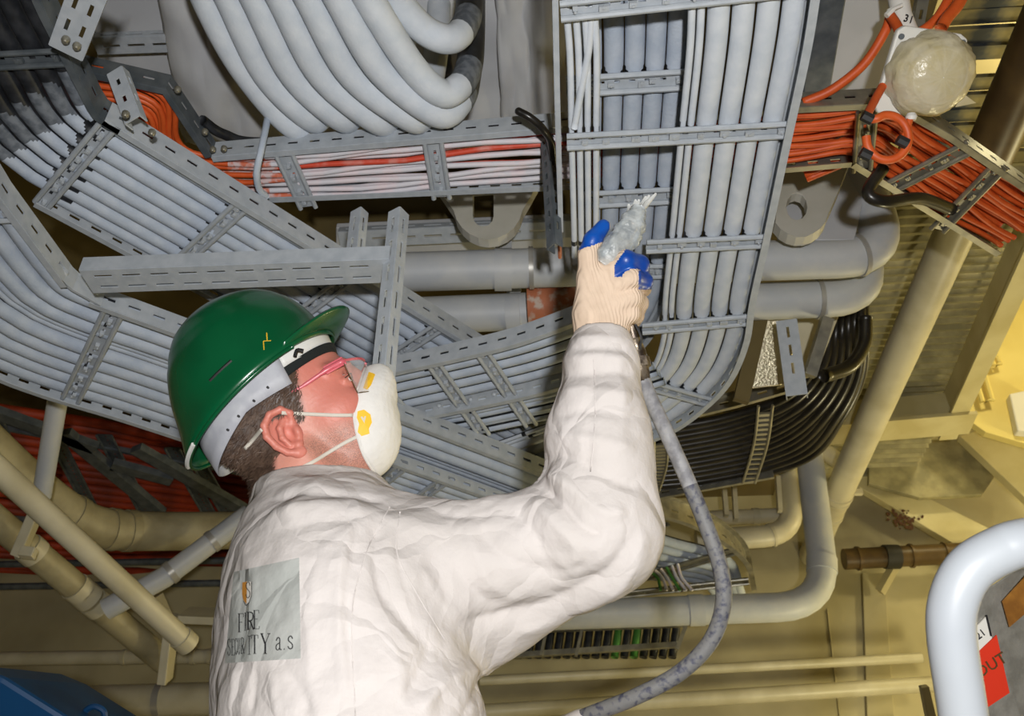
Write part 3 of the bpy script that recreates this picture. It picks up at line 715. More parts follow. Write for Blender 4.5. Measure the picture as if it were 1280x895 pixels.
def rnd(cx, cy, r, a0, a1, n=9, ry=None): return [(cx + r * math.cos(math.radians(a0 + (a1 - a0) * k / n)), cy + (ry or r) * math.sin(math.radians(a0 + (a1 - a0) * k / n))) for k in range(n + 1)]
yl = 1.62
lug('small grey lifting lug hanging below the crossing ladder', [(548, 236), (672, 230)] + rnd(610, 255, 44, 10, 170, 10, 44), [(591, 235), (617, 233)] + rnd(604, 270, 13, 0, 180, 6, 13), yl, .03, lambda x, y: PY(x, y, yl))
lug('large grey lifting lug with an oval hole right of the wide ladder', [(975, 215), (1060, 208), (1048, 240)] + rnd(1000, 262, 36, 10, 150, 8, 34), rnd(996, 258, 13, 0, 360, 12, 17)[:-1], 1.55, .03, lambda x, y: PY(x, y, 1.6))
plate('flat grey plate behind the large lug', [(982, 205), (1090, 205), (1068, 300), (972, 300)], 'Y', 1.70, .02, 'panel')
# ---- white lagging and panels overhead
def blanket(label, pix, h, sag, m, nx=24, ny=18, seed=0, name='insulation_blanket'):
    q = [PH(x, y, h) for x, y in pix]; vs = []; fs = []
    for j in range(ny + 1):
        for i in range(nx + 1):
            u, v = i / nx, j / ny; p = (q[0] * (1 - u) + q[1] * u) * (1 - v) + (q[3] * (1 - u) + q[2] * u) * v
            p = p - Z * (sag * (math.sin(math.pi * u) * math.sin(math.pi * v)) ** .5 + .02 * mnoise.noise(Vector((u * 4 + seed, v * 4, seed))) + .008 * mnoise.noise(Vector((u * 13, v * 11 + seed, 3))))
            vs.append(p)
    for j in range(ny):
        for i in range(nx): a = j * (nx + 1) + i; fs.append((a, a + 1, a + nx + 2, a + nx + 1))
    o = MB().add(vs, fs).build(name, m, smooth='all', solid=.03); return tag(o, label, 'insulation')
blanket('creased white insulation blanket left of the hanging coil', [(196, -60), (330, -60), (352, 186), (234, 172)], 1.86, .05, 'insulation', seed=2)
blanket('white insulation blanket behind the hanging coil', [(280, -80), (630, -80), (646, 178), (320, 188)], 1.98, .03, 'insulation', seed=5)
blanket('smooth pale insulation panel between the coil and the wide ladder', [(618, -80), (716, -80), (716, 172), (630, 176)], 1.93, .012, 'insulation', seed=9)
plate('pale grey panel at the top left behind the bracket', [(112, -60), (222, -60), (238, 112), (124, 112)], 'H', 1.9, .02, 'panel', 'panel', 'panel')
plate('pale panel at the top right beside the wrapped lamp', [(1036, -60), (1130, -60), (1110, 128), (1010, 140)], 'H', 1.75, .02, 'panel', 'panel', 'panel')
plate('grey upright web between the wide ladder and the pale panel', [(1010, -60), (1068, -60), (1036, 125), (1004, 130)], 'H', 1.62, .03, 'galv_dark', 'panel', 'panel')
strut(PH(118, 58, 1.84), PH(226, 54, 1.84), .042, .02, -Z, 'horizontal slotted grey channel at the top left behind the upright bracket', pitch=.058, slen=.04)
strut(PH(424, 300, 1.85), PH(720, 286, 1.85), .05, .03, -Z - FW * .6, 'pale slotted channel behind the small lug above the upper pipe', pitch=.075, slen=.05)
plate('pale ceiling strip above the upper grey pipe', [(420, 285), (725, 272), (725, 318), (420, 330)], 'H', 1.885, .02, 'panel', 'panel', 'panel')
# ---- foil plate, hanger and black cable tray at right
plate('crinkled golden foil plate right of the ladder bend', [(956, 396), (992, 396), (990, 480), (938, 486)], 'D', 2.55, .012, 'foil', 'plate', 'foil_plate')
plate('cream steel plate behind the foil plate', [(986, 392), (1050, 392), (1020, 470), (976, 480)], 'D', 2.75, .012, 'pipe_cream', 'plate', 'plate')
strut(D(983, 400, 2.36), D(996, 494, 2.28), .05, .03, -FW - RT * .3, 'slotted grey hanger channel above the black cables', rows=1, pitch=.05, slen=.03)
hK = 1.62
PK0 = [PH(780, 547, hK), PH(830, 532, hK), PH(920, 510, hK), PH(990, 490, hK)]
PK1 = [PH(780, 632, hK), PH(880, 614, hK), PH(968, 598, hK)]
tK = thing('cable_ladder', PK0[2], 'olive-grey ladder under the fan of black cables', 'cable tray')
side_rail(PK0, tK, -1, .055, m='galv_bare', pitch=.062, slen=.03); side_rail(PK1, tK, -1, .05, m='galv_bare', pitch=.062, slen=.03)
for k, ((xa, ya), (xb, yb)) in enumerate((((957, 507), (936, 604)), ((826, 550), (816, 614)))):
    pts = cr([PH(xa, ya, hK), PH((xa + xb) / 2 + 4, (ya + yb) / 2, hK - .02), PH(xb, yb, hK)], 8)
    tt = np.gradient(pts, axis=0); sd = np.array([unit(np.cross(q, Z)) for q in tt]); r_ = MB(); r_.tube(pts + sd * .022, .005, 6); r_.tube(pts - sd * .022, .005, 6)
    ro = r_.build('rung', 'galv_bare', tK, smooth=True)
    for q in range(2, len(pts), 1):
        MB().box(pts[q] + Z * .004, sd[q] * .02, unit(tt[q]) * .006, Z * .004).build('step', 'galv_bare', ro)
nk = 14
for i in range(nk):
    f = i / (nk - 1)
    # arcs fanning round from the upper right to the left
    A = np.array([1030 + 50 * f, 415 - 20 * f]); B = np.array([1020 + 58 * f, 455 + 10 * f]); C_ = np.array([985 + 66 * f, 495 + 28 * f]); E = np.array([915 + 90 * f, 520 + 55 * f]); G = np.array([850 + 40 * f, 533 + 72 * f]); H_ = np.array([770, 545 + 72 * f])
    hh = hK + .035 + .008 * (i % 2)
    pts = [PH(A[0], A[1] - 30, hh + .25), PH(*A, hh + .12), PH(*B, hh + .05), PH(*C_, hh), PH(*E, hh), PH(*G, hh), PH(*H_, hh)]
    cable(cr(pts, 8), .0155, 'black_cable', f'glossy black cable of the curved fan, {ORD[i]} from inside of the bend', 'fan of black cables', seg=10, step=.03)
tag(MB().tube(cr([D(1082, 396, 2.62), D(1080, 430, 2.6), D(1062, 458, 2.55), D(1030, 470, 2.5)], 6), .02, 10).build('cable', 'black_cable', smooth='all'), 'black cable lying crosswise on top of the fan of black cables', 'cable')
tag(MB().beam(D(1034, 398, 2.45), D(1012, 470, 2.42), .03, .03, RT).build('bracket', 'galv_bare'), 'slim upright metal bar between the foil plate and the black cables', 'bar')
tag(MB().beam(D(950, 398, 2.5), D(926, 502, 2.4), .022, .04, RT).build('bracket', 'deck_dark'), 'dark upright steel piece between the ladder bend and the foil plate', 'bar')

# ---- curved tray L in the middle distance
hL_ = 1.55
PL = resample(cr([PH(740, 612, hL_), PH(800, 640, hL_), PH(860, 658, hL_), PH(905, 682, hL_), PH(932, 708, hL_), PH(940, 738, hL_)], 8), .03)
tL = thing('cable_ladder', PL[5], 'curved golden-edged ladder with grey cables right of the elbow', 'cable tray')
side_rail(PL, tL, -1, .09, lip=.02, m='galv_bare', pitch=.075, slen=.03)
for k, (p0_, p1_) in enumerate((((830, 655), (740, 712)), ((920, 690), (740, 742)), ((936, 728), (750, 748)))):
    rung(PH(*p0_, hL_) + Z * .004, PH(*p1_, hL_) + Z * .004, tL, 'galv_bare', w=.05, clips=4, seed=300 + k)
for i in range(6):
    f = i / 5
    pts = [PH(690, 640 + 62 * f, hL_ + .05), PH(760 - 10 * f, 655 + 52 * f, hL_ + .05), PH(840 - 40 * f, 678 + 40 * f, hL_ + .05), PH(908 - 34 * f, 700 + 24 * f, hL_ + .05), PH(926 - 30 * f, 742, hL_ + .05)]
    cable(cr(pts, 8), .021, ['paint', 'sheath'], f'grey cable on the curved golden-edged ladder, {ORD[i]} from its outer rail', 'cables on the curved golden-edged ladder', (lambda s, c, p: 1 if c < -.2 else 0), seg=10, step=.04)
for i in range(6):
    pts = [PY(812 + 7 * i, 715 - 2 * i, 3.3), PY(822 + 6 * i, 722, 3.3), PY(826 + 8 * i, 738, 3.3)]
    cable(cr(pts, 5), .006, ['green_cable' if i % 3 == 0 else 'white_cable'], ('thin green' if i % 3 == 0 else 'thin pale') + f' cable end below the curved ladder, {ORD[i]} from the left', 'thin cable ends below the curved ladder', seg=7, step=.02)
tag(MB().tube(cr([PY(742, 738, 3.2), PY(742, 732, 3.2), PY(760, 731, 3.2), PY(772, 737, 3.2), PY(772, 744, 3.2)], 5), .008, 8).build('bent_strap', 'galv_bare', smooth=True), 'small bent strap above the grey pipe near the elbow', 'strap')
# ---- low tray with dark cables under the grey pipe
yT = 3.75
tT = thing('cable_ladder', PY(740, 790, yT), 'low cable rack with dark cables below the grey pipe', 'cable tray')
for (a_, b_) in (((600, 790), (858, 780)), ((600, 822), (846, 806))): MB().beam(PY(*a_, yT), PY(*b_, yT), .02, .022, Z).build('rail', 'galv_bare', tT)
for x in (648, 684, 728): MB().beam(PY(x, 784, yT - .02), PY(x - 8, 820, yT - .02), .022, .012, RT).build('rung', 'galv_bare', tT)
MB().beam(PY(858, 780, yT - .02), PY(846, 812, yT - .02), .016, .016, RT).build('rung', 'galv_bare', tT)
for i in range(19):
    x = 628 + 12 * i; gcol = i in (12, 14)
    cable(cr([PY(x + 3, 772, yT + .07), PY(x, 795, yT + .06), PY(x - 4, 822, yT + .06)], 4), .017, 'green_cable' if gcol else 'sheath', ('green' if gcol else 'dark') + f' cable on the low rack below the grey pipe, {ORD[i]} from the left', 'cables on the low rack', seg=8, step=None)
# ---- lower left: pipes, struts and orange cables in the shade
yN = 3.2
def L3(x, y, d): return D(x, y, d)
pipe('big dirty cream pipe bending at the lower left under the orange cables', cr([L3(-260, 330, 2.2), L3(-30, 545, 2.7), L3(30, 600, 2.85), L3(82, 640, 2.95), L3(128, 660, 3.05), L3(200, 664, 3.2), L3(330, 662, 3.4)], 8), .068, 'pipe_dirty', (.62, .70, .735), bm='pipe_dirty', bw=.03)
pipe('long slanting cream pole across the lower left', [L3(-30, 562, 2.3) * 1.6 - L3(236, 806, 2.75) * .6, L3(236, 806, 2.75)], .032, 'pipe_cream', (.985,), bm='pipe_cream', bw=.04)
pipe('slanting dirty cream pipe with couplings below the long pole', [L3(-30, 630, 2.75) * 1.6 - L3(205, 826, 3.25) * .6, L3(205, 826, 3.25)], .044, 'pipe_dirty', (.54, .69, .715, .75), bm='pipe_cream', bw=.04)
pipe('branch pipe rising to the right to the worker from the slanting pipe', [L3(132, 762, 3.0), L3(205, 722, 3.05), L3(312, 642, 3.2)], .036, 'pipe_grey', (.42, .72), bm='band', bw=.02)
pipe('short upright grey post left of the bent big pipe', [L3(82, 440, 2.4), L3(52, 620, 2.6)], .026, 'pipe_grey')
b = MB(); b.beam(L3(48, 634, 2.72), L3(24, 690, 2.76), .06, .03, RT); b.beam(L3(26, 690, 2.7), L3(44, 692, 2.7), .03, .03)
tag(b.build('bracket', 'pipe_cream', bevel=.003), 'pale bracket clamp behind the long slanting pole at the left edge', 'bracket')
b = MB(); b.beam(L3(196, 745, 3.2), L3(216, 790, 3.2), .07, .02, RT); b.beam(L3(216, 770, 3.15), L3(206, 852, 3.15), .075, .03, RT)
tag(b.build('bracket', 'pipe_cream', bevel=.003), 'upright cream steel bracket beside the end of the long pole', 'bracket')
plate('small flat cream shelf plate beside the pole end', [(222, 770), (268, 772), (272, 782), (222, 780)], 'D', 3.1, .12, 'pipe_cream')
pipe('upper horizontal cream pipe at the lower left', [PY(-400, 828, 4.05), PY(300, 820, 4.05)], .032, 'pipe_cream', (.8, .92, .95), bm='pipe_cream', bw=.02)
pipe('lower thick horizontal cream pipe at the lower left', [PY(-400, 892, 4.0), PY(310, 872, 4.0)], .07, 'pipe_cream', (.85,), bm='band', bw=.03)
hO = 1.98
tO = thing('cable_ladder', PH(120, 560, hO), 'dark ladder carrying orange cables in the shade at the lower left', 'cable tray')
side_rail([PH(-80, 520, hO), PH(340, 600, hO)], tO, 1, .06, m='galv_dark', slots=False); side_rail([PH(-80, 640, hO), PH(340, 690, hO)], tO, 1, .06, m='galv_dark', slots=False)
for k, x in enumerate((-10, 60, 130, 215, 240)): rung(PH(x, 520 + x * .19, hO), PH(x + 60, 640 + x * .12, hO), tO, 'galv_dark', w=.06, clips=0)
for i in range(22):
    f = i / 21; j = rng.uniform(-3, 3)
    cable([PH(-70, 500 + 210 * f + j, hO + .05), PH(130, 530 + 190 * f + j, hO + .04), PH(330, 570 + 150 * f + j, hO + .05)], .022, ['orange_shaded'], 'orange cable in the shaded mass of cables at the lower left', 'shaded orange cables at the lower left', seg=7, step=None)
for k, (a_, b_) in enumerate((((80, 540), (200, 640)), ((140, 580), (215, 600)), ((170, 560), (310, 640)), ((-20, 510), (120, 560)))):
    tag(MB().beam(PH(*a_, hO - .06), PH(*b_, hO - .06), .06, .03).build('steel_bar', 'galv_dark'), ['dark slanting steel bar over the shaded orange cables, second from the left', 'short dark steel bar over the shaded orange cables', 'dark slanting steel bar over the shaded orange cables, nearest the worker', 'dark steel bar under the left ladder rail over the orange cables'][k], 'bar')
for k, y in enumerate((700, 728)):
    tag(MB().tube([PY(-40, y + 6, 4.1), PY(320, y, 4.1)], .018, 8).build('conduit', 'galv_dark', smooth=True), ['upper', 'lower'][k] + ' dark conduit across the shaded wall at the lower left', 'conduit')
# ---- blue object in the lower left corner
b = MB(); b.prism([D(-40, 828, 1.5), D(4, 846, 1.5), D(90, 900, 1.5), D(90, 960, 1.5), D(-40, 960, 1.5)], FW * .3 - UPV * .12)
tb = thing('blue_drum', D(10, 950, 1.6), 'dark blue steel housing in the bottom left corner', 'housing')
b.build('shell', 'blue', tb, bevel=.01)
MB().tube(cr([D(106, 900, 1.6), D(108, 888, 1.6), D(119, 883, 1.6), D(130, 889, 1.6), D(131, 902, 1.6)], 6), .0055, 8).build('ring', 'blue', tb, smooth=True)
# ---- wrapped lamp at the upper right
cL = D(1160, 92, 1.62); fL = unit(-FW * .75 - Z * .6 + RT * .0)
tl = thing('bulkhead_lamp', cL, 'bulkhead lamp wrapped in translucent yellowed plastic film, upper right', 'lamp')
ux = unit(np.cross(fL, Z)) * -1; uy = np.cross(ux, fL) * -1
if uy[2] < 0: uy = -uy
if ux @ RT < 0: ux = -ux
O = [(-.062, .072), (-.05, .08), (.052, .066), (.066, .056), (.052, -.02), (.03, -.06), (-.04, -.075), (-.075, -.07), (-.082, -.055)]
MB().prism([cL + ux * x + uy * y - fL * .01 for x, y in O], -fL * .015).build('base_plate', 'lamp_white', tl, bevel=.004)
MB().lathe(cL - fL * .005, fL, [(.062, 0), (.062, .03), (.055, .036)], 24).build('housing', 'lamp_white', tl, smooth=True)
MB().lathe(cL + fL * .03, fL, [(.05, 0), (.05, .008), (.046, .016), (.034, .024), (.016, .028), (.001, .029)], 24).build('glass_dome', 'wrap', tl, smooth=True)
gd = MB()
for k in range(8):
    a = math.pi * k / 8
    gd.tube([cL + fL * (.03 + .030 * math.sin(math.pi * q / 10)) + (ux * math.cos(a) + uy * math.sin(a)) * .056 * math.cos(math.pi * q / 10) for q in range(11)], .002, 6)
gd.tube([cL + fL * .052 + .046 * (ux * math.cos(q) + uy * math.sin(q)) for q in np.linspace(0, 6.283, 24)[:-1]], .002, 6, closed=True)
gd.build('wire_guard', 'lamp_white', tl, smooth=True)
vs_ = []; fs_ = []; nu, nv = 40, 14
for j in range(nv + 1):
    for i in range(nu):
        a = 2 * math.pi * i / nu; e = (j / nv) * math.pi * .5
        r = .074 * math.cos(e) ** .6 * (1 + .05 * mnoise.noise(Vector((math.cos(a) * 2, math.sin(a) * 2, j * .5))) + .03 * math.sin(a * 9 + j * .4 + 2 * math.sin(a * 2)) * math.cos(e) + .05 * mnoise.noise(Vector((math.cos(a) * 6, math.sin(a) * 6, j * .9)))) + .001
        hgt = .068 * math.sin(e) + .008 * math.cos(e) * mnoise.noise(Vector((math.cos(a) * 3, math.sin(a) * 3, j * .7)))
        vs_.append(cL + ux * r * math.cos(a) + uy * r * math.sin(a) * .98 + fL * (hgt - .004))
for j in range(nv):
    for i in range(nu): fs_.append((j * nu + i, j * nu + (i + 1) % nu, (j + 1) * nu + (i + 1) % nu, (j + 1) * nu + i))
MB().add(vs_, fs_).build('plastic_film', 'wrap', tl, smooth='all')
MB().prism([cL + ux * .05 - uy * .055 + fL * .02, cL + ux * .085 - uy * .048 + fL * .02, cL + ux * .055 - uy * .03 + fL * .025], fL * .002).build('film_corner', 'wrap', tl)
for (x, y) in ((-.055, .062), (.055, .052)): MB().lathe(cL + ux * x + uy * y - fL * .008, fL, [(.005, 0), (.005, .003)], 10).build('screw', 'galv_dark', tl)
# orange leads around the lamp
def lead(label, pts, r=.0085, m='orange'): return tag(MB().tube(cr(pts, 8), r, 10).build('cable', m, smooth='all'), label, 'cable')
lead('orange cable slanting down left from the lamp to the crossing ladder', [D(1113, 18, 1.72), D(1106, 40, 1.72), D(1080, 80, 1.74), D(1040, 112, 1.76), D(1004, 128, 1.78)], .009)
lead('orange cable bent tight at the top left of the wrapped lamp', [D(1112, 18, 1.70), D(1120, 30, 1.68), D(1126, 42, 1.66)], .009)
lead('orange cable passing up right behind the wrapped lamp', [D(1128, 50, 1.70), D(1150, 40, 1.70), D(1172, 22, 1.70), D(1190, -10, 1.70), D(1196, -30, 1.7)], .009)
lead('orange cable leaving the top of the lamp to the upper right', [D(1176, 36, 1.62), D(1184, 22, 1.63), D(1198, 5, 1.64), D(1210, -20, 1.66)], .011)
lp = [D(1158, 142, 1.55), D(1136, 190 + 0, 1.55)]
ring_ = [D(1109 + 27 * math.cos(q) * .98, 172 + 28 * math.sin(q), 1.56 + .012 * q / 6) for q in np.linspace(-2.6, 3.2, 14)]
lead('orange cable coiled in a small loop below the wrapped lamp', [D(1103, 108, 1.63), D(1092, 128, 1.6), D(1084, 146, 1.57)] + ring_[1:], .0075)
lead('short orange tail hanging from the grommet under the wrapped lamp', [D(1138, 146, 1.56), D(1134, 160, 1.56), D(1128, 178, 1.57)], .006)
tag(MB().lathe(D(1139, 146, 1.56), UPV, [(.008, -.006), (.010, .0), (.007, .006)], 10).build('grommet', 'lamp_white', smooth=True), 'white grommet at the bottom of the wrapped lamp', 'grommet')
for k, (x, y) in enumerate(((1084, 147), (1128, 177), (1082, 193))):
    tag(MB().tube([D(x - 6, y - 3, 1.552), D(x + 6, y + 3, 1.552)], .0095, 8).build('cable_tie', 'zip', smooth=True), f'black tie on the small orange loop, {["upper left", "right", "lower left"][k]} one', 'cable tie', 'black ties on the orange loop')
tag(MB().tube(cr([D(1104, 210, 1.72), D(1085, 240, 1.7), D(1105, 252, 1.7), D(1150, 248, 1.74), D(1190, 262, 1.8)], 6), .012, 10).build('cable', 'black_cable', smooth='all'), 'black cable sagging below the orange cables at right', 'cable')
tp = thing('cable_gland_tube', D(1128, 25, 1.74), 'pale conduit tube with handwritten mark above the lamp', 'conduit')
MB().tube([D(1118, -30, 1.74), D(1127, 20, 1.73), D(1136, 44, 1.72)], .019, 14).build('tube', 'lamp_white', tp, smooth=True)
b = MB(); b.tube([D(1110, 14, 1.70), D(1128, 6, 1.70)], .004, 6); b.tube([D(1108, 20, 1.69), D(1116, 12, 1.69)], .006, 6); b.build('tie', 'lamp_white', tp, smooth=True)
strut(D(1160, -30, 1.85), D(1148, 34, 1.85), .02, .02, -FW, 'narrow upright channel right of the marked conduit tube', pitch=.05, slen=.02, m='galv_bare')
def text(body, size, origin, ux, uy, m, name='lettering', parent=None, ext=.0005, sx=1.0):
    cu = bpy.data.curves.new('t', 'FONT'); cu.body = body; cu.size = size; cu.align_x = 'CENTER'; cu.align_y = 'CENTER'; cu.extrude = ext; cu.resolution_u = 2
    o = bpy.data.objects.new('t', cu); COL.objects.link(o); bpy.context.view_layer.update()
    me = bpy.data.meshes.new_from_object(o.evaluated_get(bpy.context.evaluated_depsgraph_get())); bpy.data.objects.remove(o)
    n = np.cross(ux, uy); vs = [np.asarray(origin) + ux * v.co.x * sx + uy * v.co.y + n * v.co.z for v in me.vertices]; fs = [tuple(p.vertices) for p in me.polygons]
    bpy.data.meshes.remove(me)
    if name is None: return np.array(vs), fs
    return MB().add(vs, fs).build(name, m, parent)
text('31', .02, D(1136, 24, 1.700), RT * .9 + UPV * -.3, UPV * .95 + RT * .3, 'ink', parent=tp)
tagA = D(969, 173, 1.50); 
# ---- white handrail close to the lens, right
pts = [D(1214, 990, .95), D(1204, 895, .95), D(1190, 800, .95), D(1192, 752, .95), D(1212, 712, .95), D(1250, 688, .95), D(1290, 676, .95), D(1400, 660, .97)]
tag(MB().tube(cr(pts, 10), .0245, 24).build('handrail', 'rail_white', smooth='all'), 'thick white bent handrail close by at the lower right', 'handrail')
# equipment box behind it with tags
dX = 1.25
bx = [D(1206, 800, dX), D(1222, 742, dX), D(1300, 690, dX + .02), D(1300, 960, dX), D(1208, 960, dX)]
te = thing('equipment_box', bx[4], 'speckled grey metal equipment box behind the white handrail', 'box')
n_ = unit(np.cross(bx[1] - bx[0], bx[2] - bx[0])); n_ = n_ if n_ @ FW > 0 else -n_
MB().prism(bx, FW * .25 + RT * .22 - UPV * .15).build('body', 'box_metal', te, bevel=.004)
def decal(name, pix, d, m, label):
    O = [D(x, y, d) for x, y in pix]; o = MB().prism(O, FW * .002).build(name, m, te); o['label'] = label; return o
decal('red_tag', [(1218, 820), (1246, 794), (1262, 866), (1232, 886)], dX - .004, 'red_tag', 'red tag on the box')
decal('white_tag', [(1214, 790), (1234, 770), (1240, 798), (1219, 818)], dX - .003, 'lamp_white', 'white tag on the box')
decal('brown_tag', [(1253, 752), (1290, 712), (1290, 760), (1262, 784)], dX - .004, 'brown_tag', 'brown sticker on the box')
MB().tube([D(1233, 769, dX - .006), D(1239, 795, dX - .006)], .0013, 6).build('pin', 'ink', te)
def pixt(body, size, x, y, d, ang, m, par): 
    a = math.radians(ang); return text(body, size, D(x, y, d), RT * math.cos(a) + UPV * math.sin(a), -RT * math.sin(a) + UPV * math.cos(a), m, parent=par)
pixt('OUT', .022, 1239, 832, dX - .0065, 32, 'pipe_brown', te); pixt('21', .014, 1226, 793, dX - .005, 38, 'ink', te)
plate('small pale bolted bracket left of the handrail foot', [(1152, 860), (1162, 858), (1172, 900), (1160, 900)], 'D', 2.2, .02, 'pipe_cream', 'bracket', 'bracket')
# ------------------------------------------------------------------ the worker
def nets(F, org, h):
    """surface nets: smooth quad skin around the zero level of a sampled distance field"""
    F = F.astype(np.float32); sh = np.array(F.shape) - 1
    acc = np.zeros(tuple(sh) + (3,), np.float32); cnt = np.zeros(tuple(sh), np.float32)
    for ax in range(3):
        o = [i for i in range(3) if i != ax]
        for o1 in (0, 1):
            for o2 in (0, 1):
                a = [0, 0, 0]; a[o[0]] = o1; a[o[1]] = o2; b = list(a); b[ax] = 1
                f0 = F[tuple(slice(a[i], sh[i] + a[i]) for i in range(3))]; f1 = F[tuple(slice(b[i], sh[i] + b[i]) for i in range(3))]
                m = (f0 < 0) != (f1 < 0); t = np.where(m, f0 / np.where(m, f0 - f1, 1), 0)
                for i in range(3): acc[..., i] += np.where(m, t if i == ax else a[i], 0)
                cnt += m
    act = cnt > 0; idx = np.full(tuple(sh), -1, np.int64); idx[act] = np.arange(act.sum())
    V = (np.stack(np.nonzero(act), 1) + acc[act] / cnt[act][:, None]) * h + org
    fs = []
    for ax in range(3):
        o = [i for i in range(3) if i != ax]
        if ax == 1: o = o[::-1]
        sl0 = [slice(None)] * 3; sl1 = [slice(None)] * 3
        sl0[ax] = slice(0, sh[ax]); sl1[ax] = slice(1, sh[ax] + 1)
        for q in o: sl0[q] = slice(1, sh[q]); sl1[q] = slice(1, sh[q])
        s0 = F[tuple(sl0)] < 0; s1 = F[tuple(sl1)] < 0; I = np.stack(np.nonzero(s0 != s1), 1)
        for q in o: I[:, q] += 1
        up = s0[s0 != s1]
        def cell(d1, d2):
            J = I.copy(); J[:, o[0]] += d1; J[:, o[1]] += d2; return idx[J[:, 0], J[:, 1], J[:, 2]]
        q = np.stack([cell(-1, -1), cell(0, -1), cell(0, 0), cell(-1, 0)], 1)
        q[~up] = q[~up][:, ::-1]; fs.append(q)
    return V, np.concatenate(fs)
def smin(a, b, k):
    h = np.clip(.5 + .5 * (b - a) / k, 0, 1); return b * (1 - h) + a * h - k * h * (1 - h)
def smax(a, b, k): return -smin(-a, -b, k)
class Field:
    def __init__(s, lo, hi, h):
        s.h = h; s.lo = np.asarray(lo, float); n = np.ceil((np.asarray(hi) - s.lo) / h).astype(int) + 1
        g = [s.lo[i] + h * np.arange(n[i]) for i in range(3)]
        s.X, s.Y, s.Z = (q.astype(np.float32) for q in np.meshgrid(*g, indexing='ij')); s.F = None
    def put(s, d, k=.0):
        d = d.astype(np.float32)
        s.F = d if s.F is None else (smin(s.F, d, k) if k else np.minimum(s.F, d))
    def cut(s, d, k): s.F = smax(s.F, -d, k)
    def cone(s, a, b, ra, rb, sq=None):
        a = np.asarray(a, float); b = np.asarray(b, float); v = b - a; l2 = v @ v + 1e-9
        x, y, z = s.X - a[0], s.Y - a[1], s.Z - a[2]
        t = np.clip((x * v[0] + y * v[1] + z * v[2]) / l2, 0, 1)
        dx, dy, dz = x - t * v[0], y - t * v[1], z - t * v[2]
        if sq is not None:    # squash along unit vector sq[0] by factor sq[1]
            n, f = sq; e = dx * n[0] + dy * n[1] + dz * n[2]; g = (1 / f - 1) * e; dx, dy, dz = dx + g * n[0], dy + g * n[1], dz + g * n[2]
        return np.sqrt(dx * dx + dy * dy + dz * dz) - (ra + t * (rb - ra))
    def ell(s, c, r, ax=None):
        x, y, z = s.X - c[0], s.Y - c[1], s.Z - c[2]
        if ax is not None: x, y, z = (x * q[0] + y * q[1] + z * q[2] for q in ax)
        k0 = np.sqrt((x / r[0]) ** 2 + (y / r[1]) ** 2 + (z / r[2]) ** 2); k1 = np.sqrt((x / r[0] ** 2) ** 2 + (y / r[1] ** 2) ** 2 + (z / r[2] ** 2) ** 2)
        return k0 * (k0 - 1) / (k1 + 1e-6)
    def chain(s, pts, rs, k=.004):
        d = None
        for i in range(len(pts) - 1):
            e = s.cone(pts[i], pts[i + 1], rs[i], rs[i + 1]); d = e if d is None else smin(d, e, k)
        return d
    def mesh(s, relax=2):
        V, Q = nets(s.F, s.lo, s.h)
        for _ in range(relax):
            A = np.zeros_like(V); c = np.zeros(len(V))
            for i in range(4):
                j = (i + 1) % 4; np.add.at(A, Q[:, i], V[Q[:, j]]); np.add.at(A, Q[:, j], V[Q[:, i]]); np.add.at(c, Q[:, i], 1); np.add.at(c, Q[:, j], 1)
            V = .5 * V + .5 * A / c[:, None]
        return V, Q
def vnormals(V, Q):
    n = np.cross(V[Q[:, 2]] - V[Q[:, 0]], V[Q[:, 3]] - V[Q[:, 1]]); N = np.zeros_like(V)
    for i in range(4): np.add.at(N, Q[:, i], n)
    return N / (np.linalg.norm(N, axis=1)[:, None] + 1e-12)
def build_np(name, V, Q, mats, parent, mi=None, col=None, origin=None):
    origin = V.mean(0) if origin is None else np.asarray(origin)
    me = bpy.data.meshes.new(name); me.from_pydata((V - origin).tolist(), [], Q.tolist()); me.update()
    for m in (mats if isinstance(mats, (list, tuple)) else [mats]): me.materials.append(M[m])
    if mi is not None: me.polygons.foreach_set('material_index', np.asarray(mi, np.int32))
    me.polygons.foreach_set('use_smooth', [True] * len(me.polygons))
    if col is not None:
        a = me.attributes.new('region', 'FLOAT_COLOR', 'POINT'); a.data.foreach_set('color', np.concatenate([col, np.ones((len(V), 1))], 1).astype(np.float32).ravel())
    return link(name, me, origin, parent)
# ---- head frame: units of about 1.2 mm; f forward (face looks up to the right), u crown, r towards the lens (his right)
s_ = 1.2e-3
c32, s32 = math.cos(math.radians(32)), math.sin(math.radians(32))
E1 = RT * c32 + UPV * s32; E2 = -RT * s32 + UPV * c32; E3 = FW
a17 = math.radians(10); U0 = E2 * math.cos(a17) + E3 * math.sin(a17); R0 = -E3 * math.cos(a17) + E2 * math.sin(a17)
a8 = math.radians(10); HF = E1 * math.cos(a8) - R0 * math.sin(a8); HR = R0 * math.cos(a8) + E1 * math.sin(a8); HU = U0
HO = D(357, 548, 1.31) - s_ * 62 * HR
def HL(f, u, r=0): return HO + s_ * (f * HF + u * HU + r * HR)
def HLn(P): P = np.asarray(P); return HO + s_ * (P[:, :1] * HF + P[:, 1:2] * HU + P[:, 2:3] * HR)
c0 = D(398, 594, 1.39)                                    # middle of the collar opening
person = tag(link('person', None, (c0[0] + .08, c0[1], 0), None), 'worker in white coverall and green helmet reaching up with a spray gun', 'person')
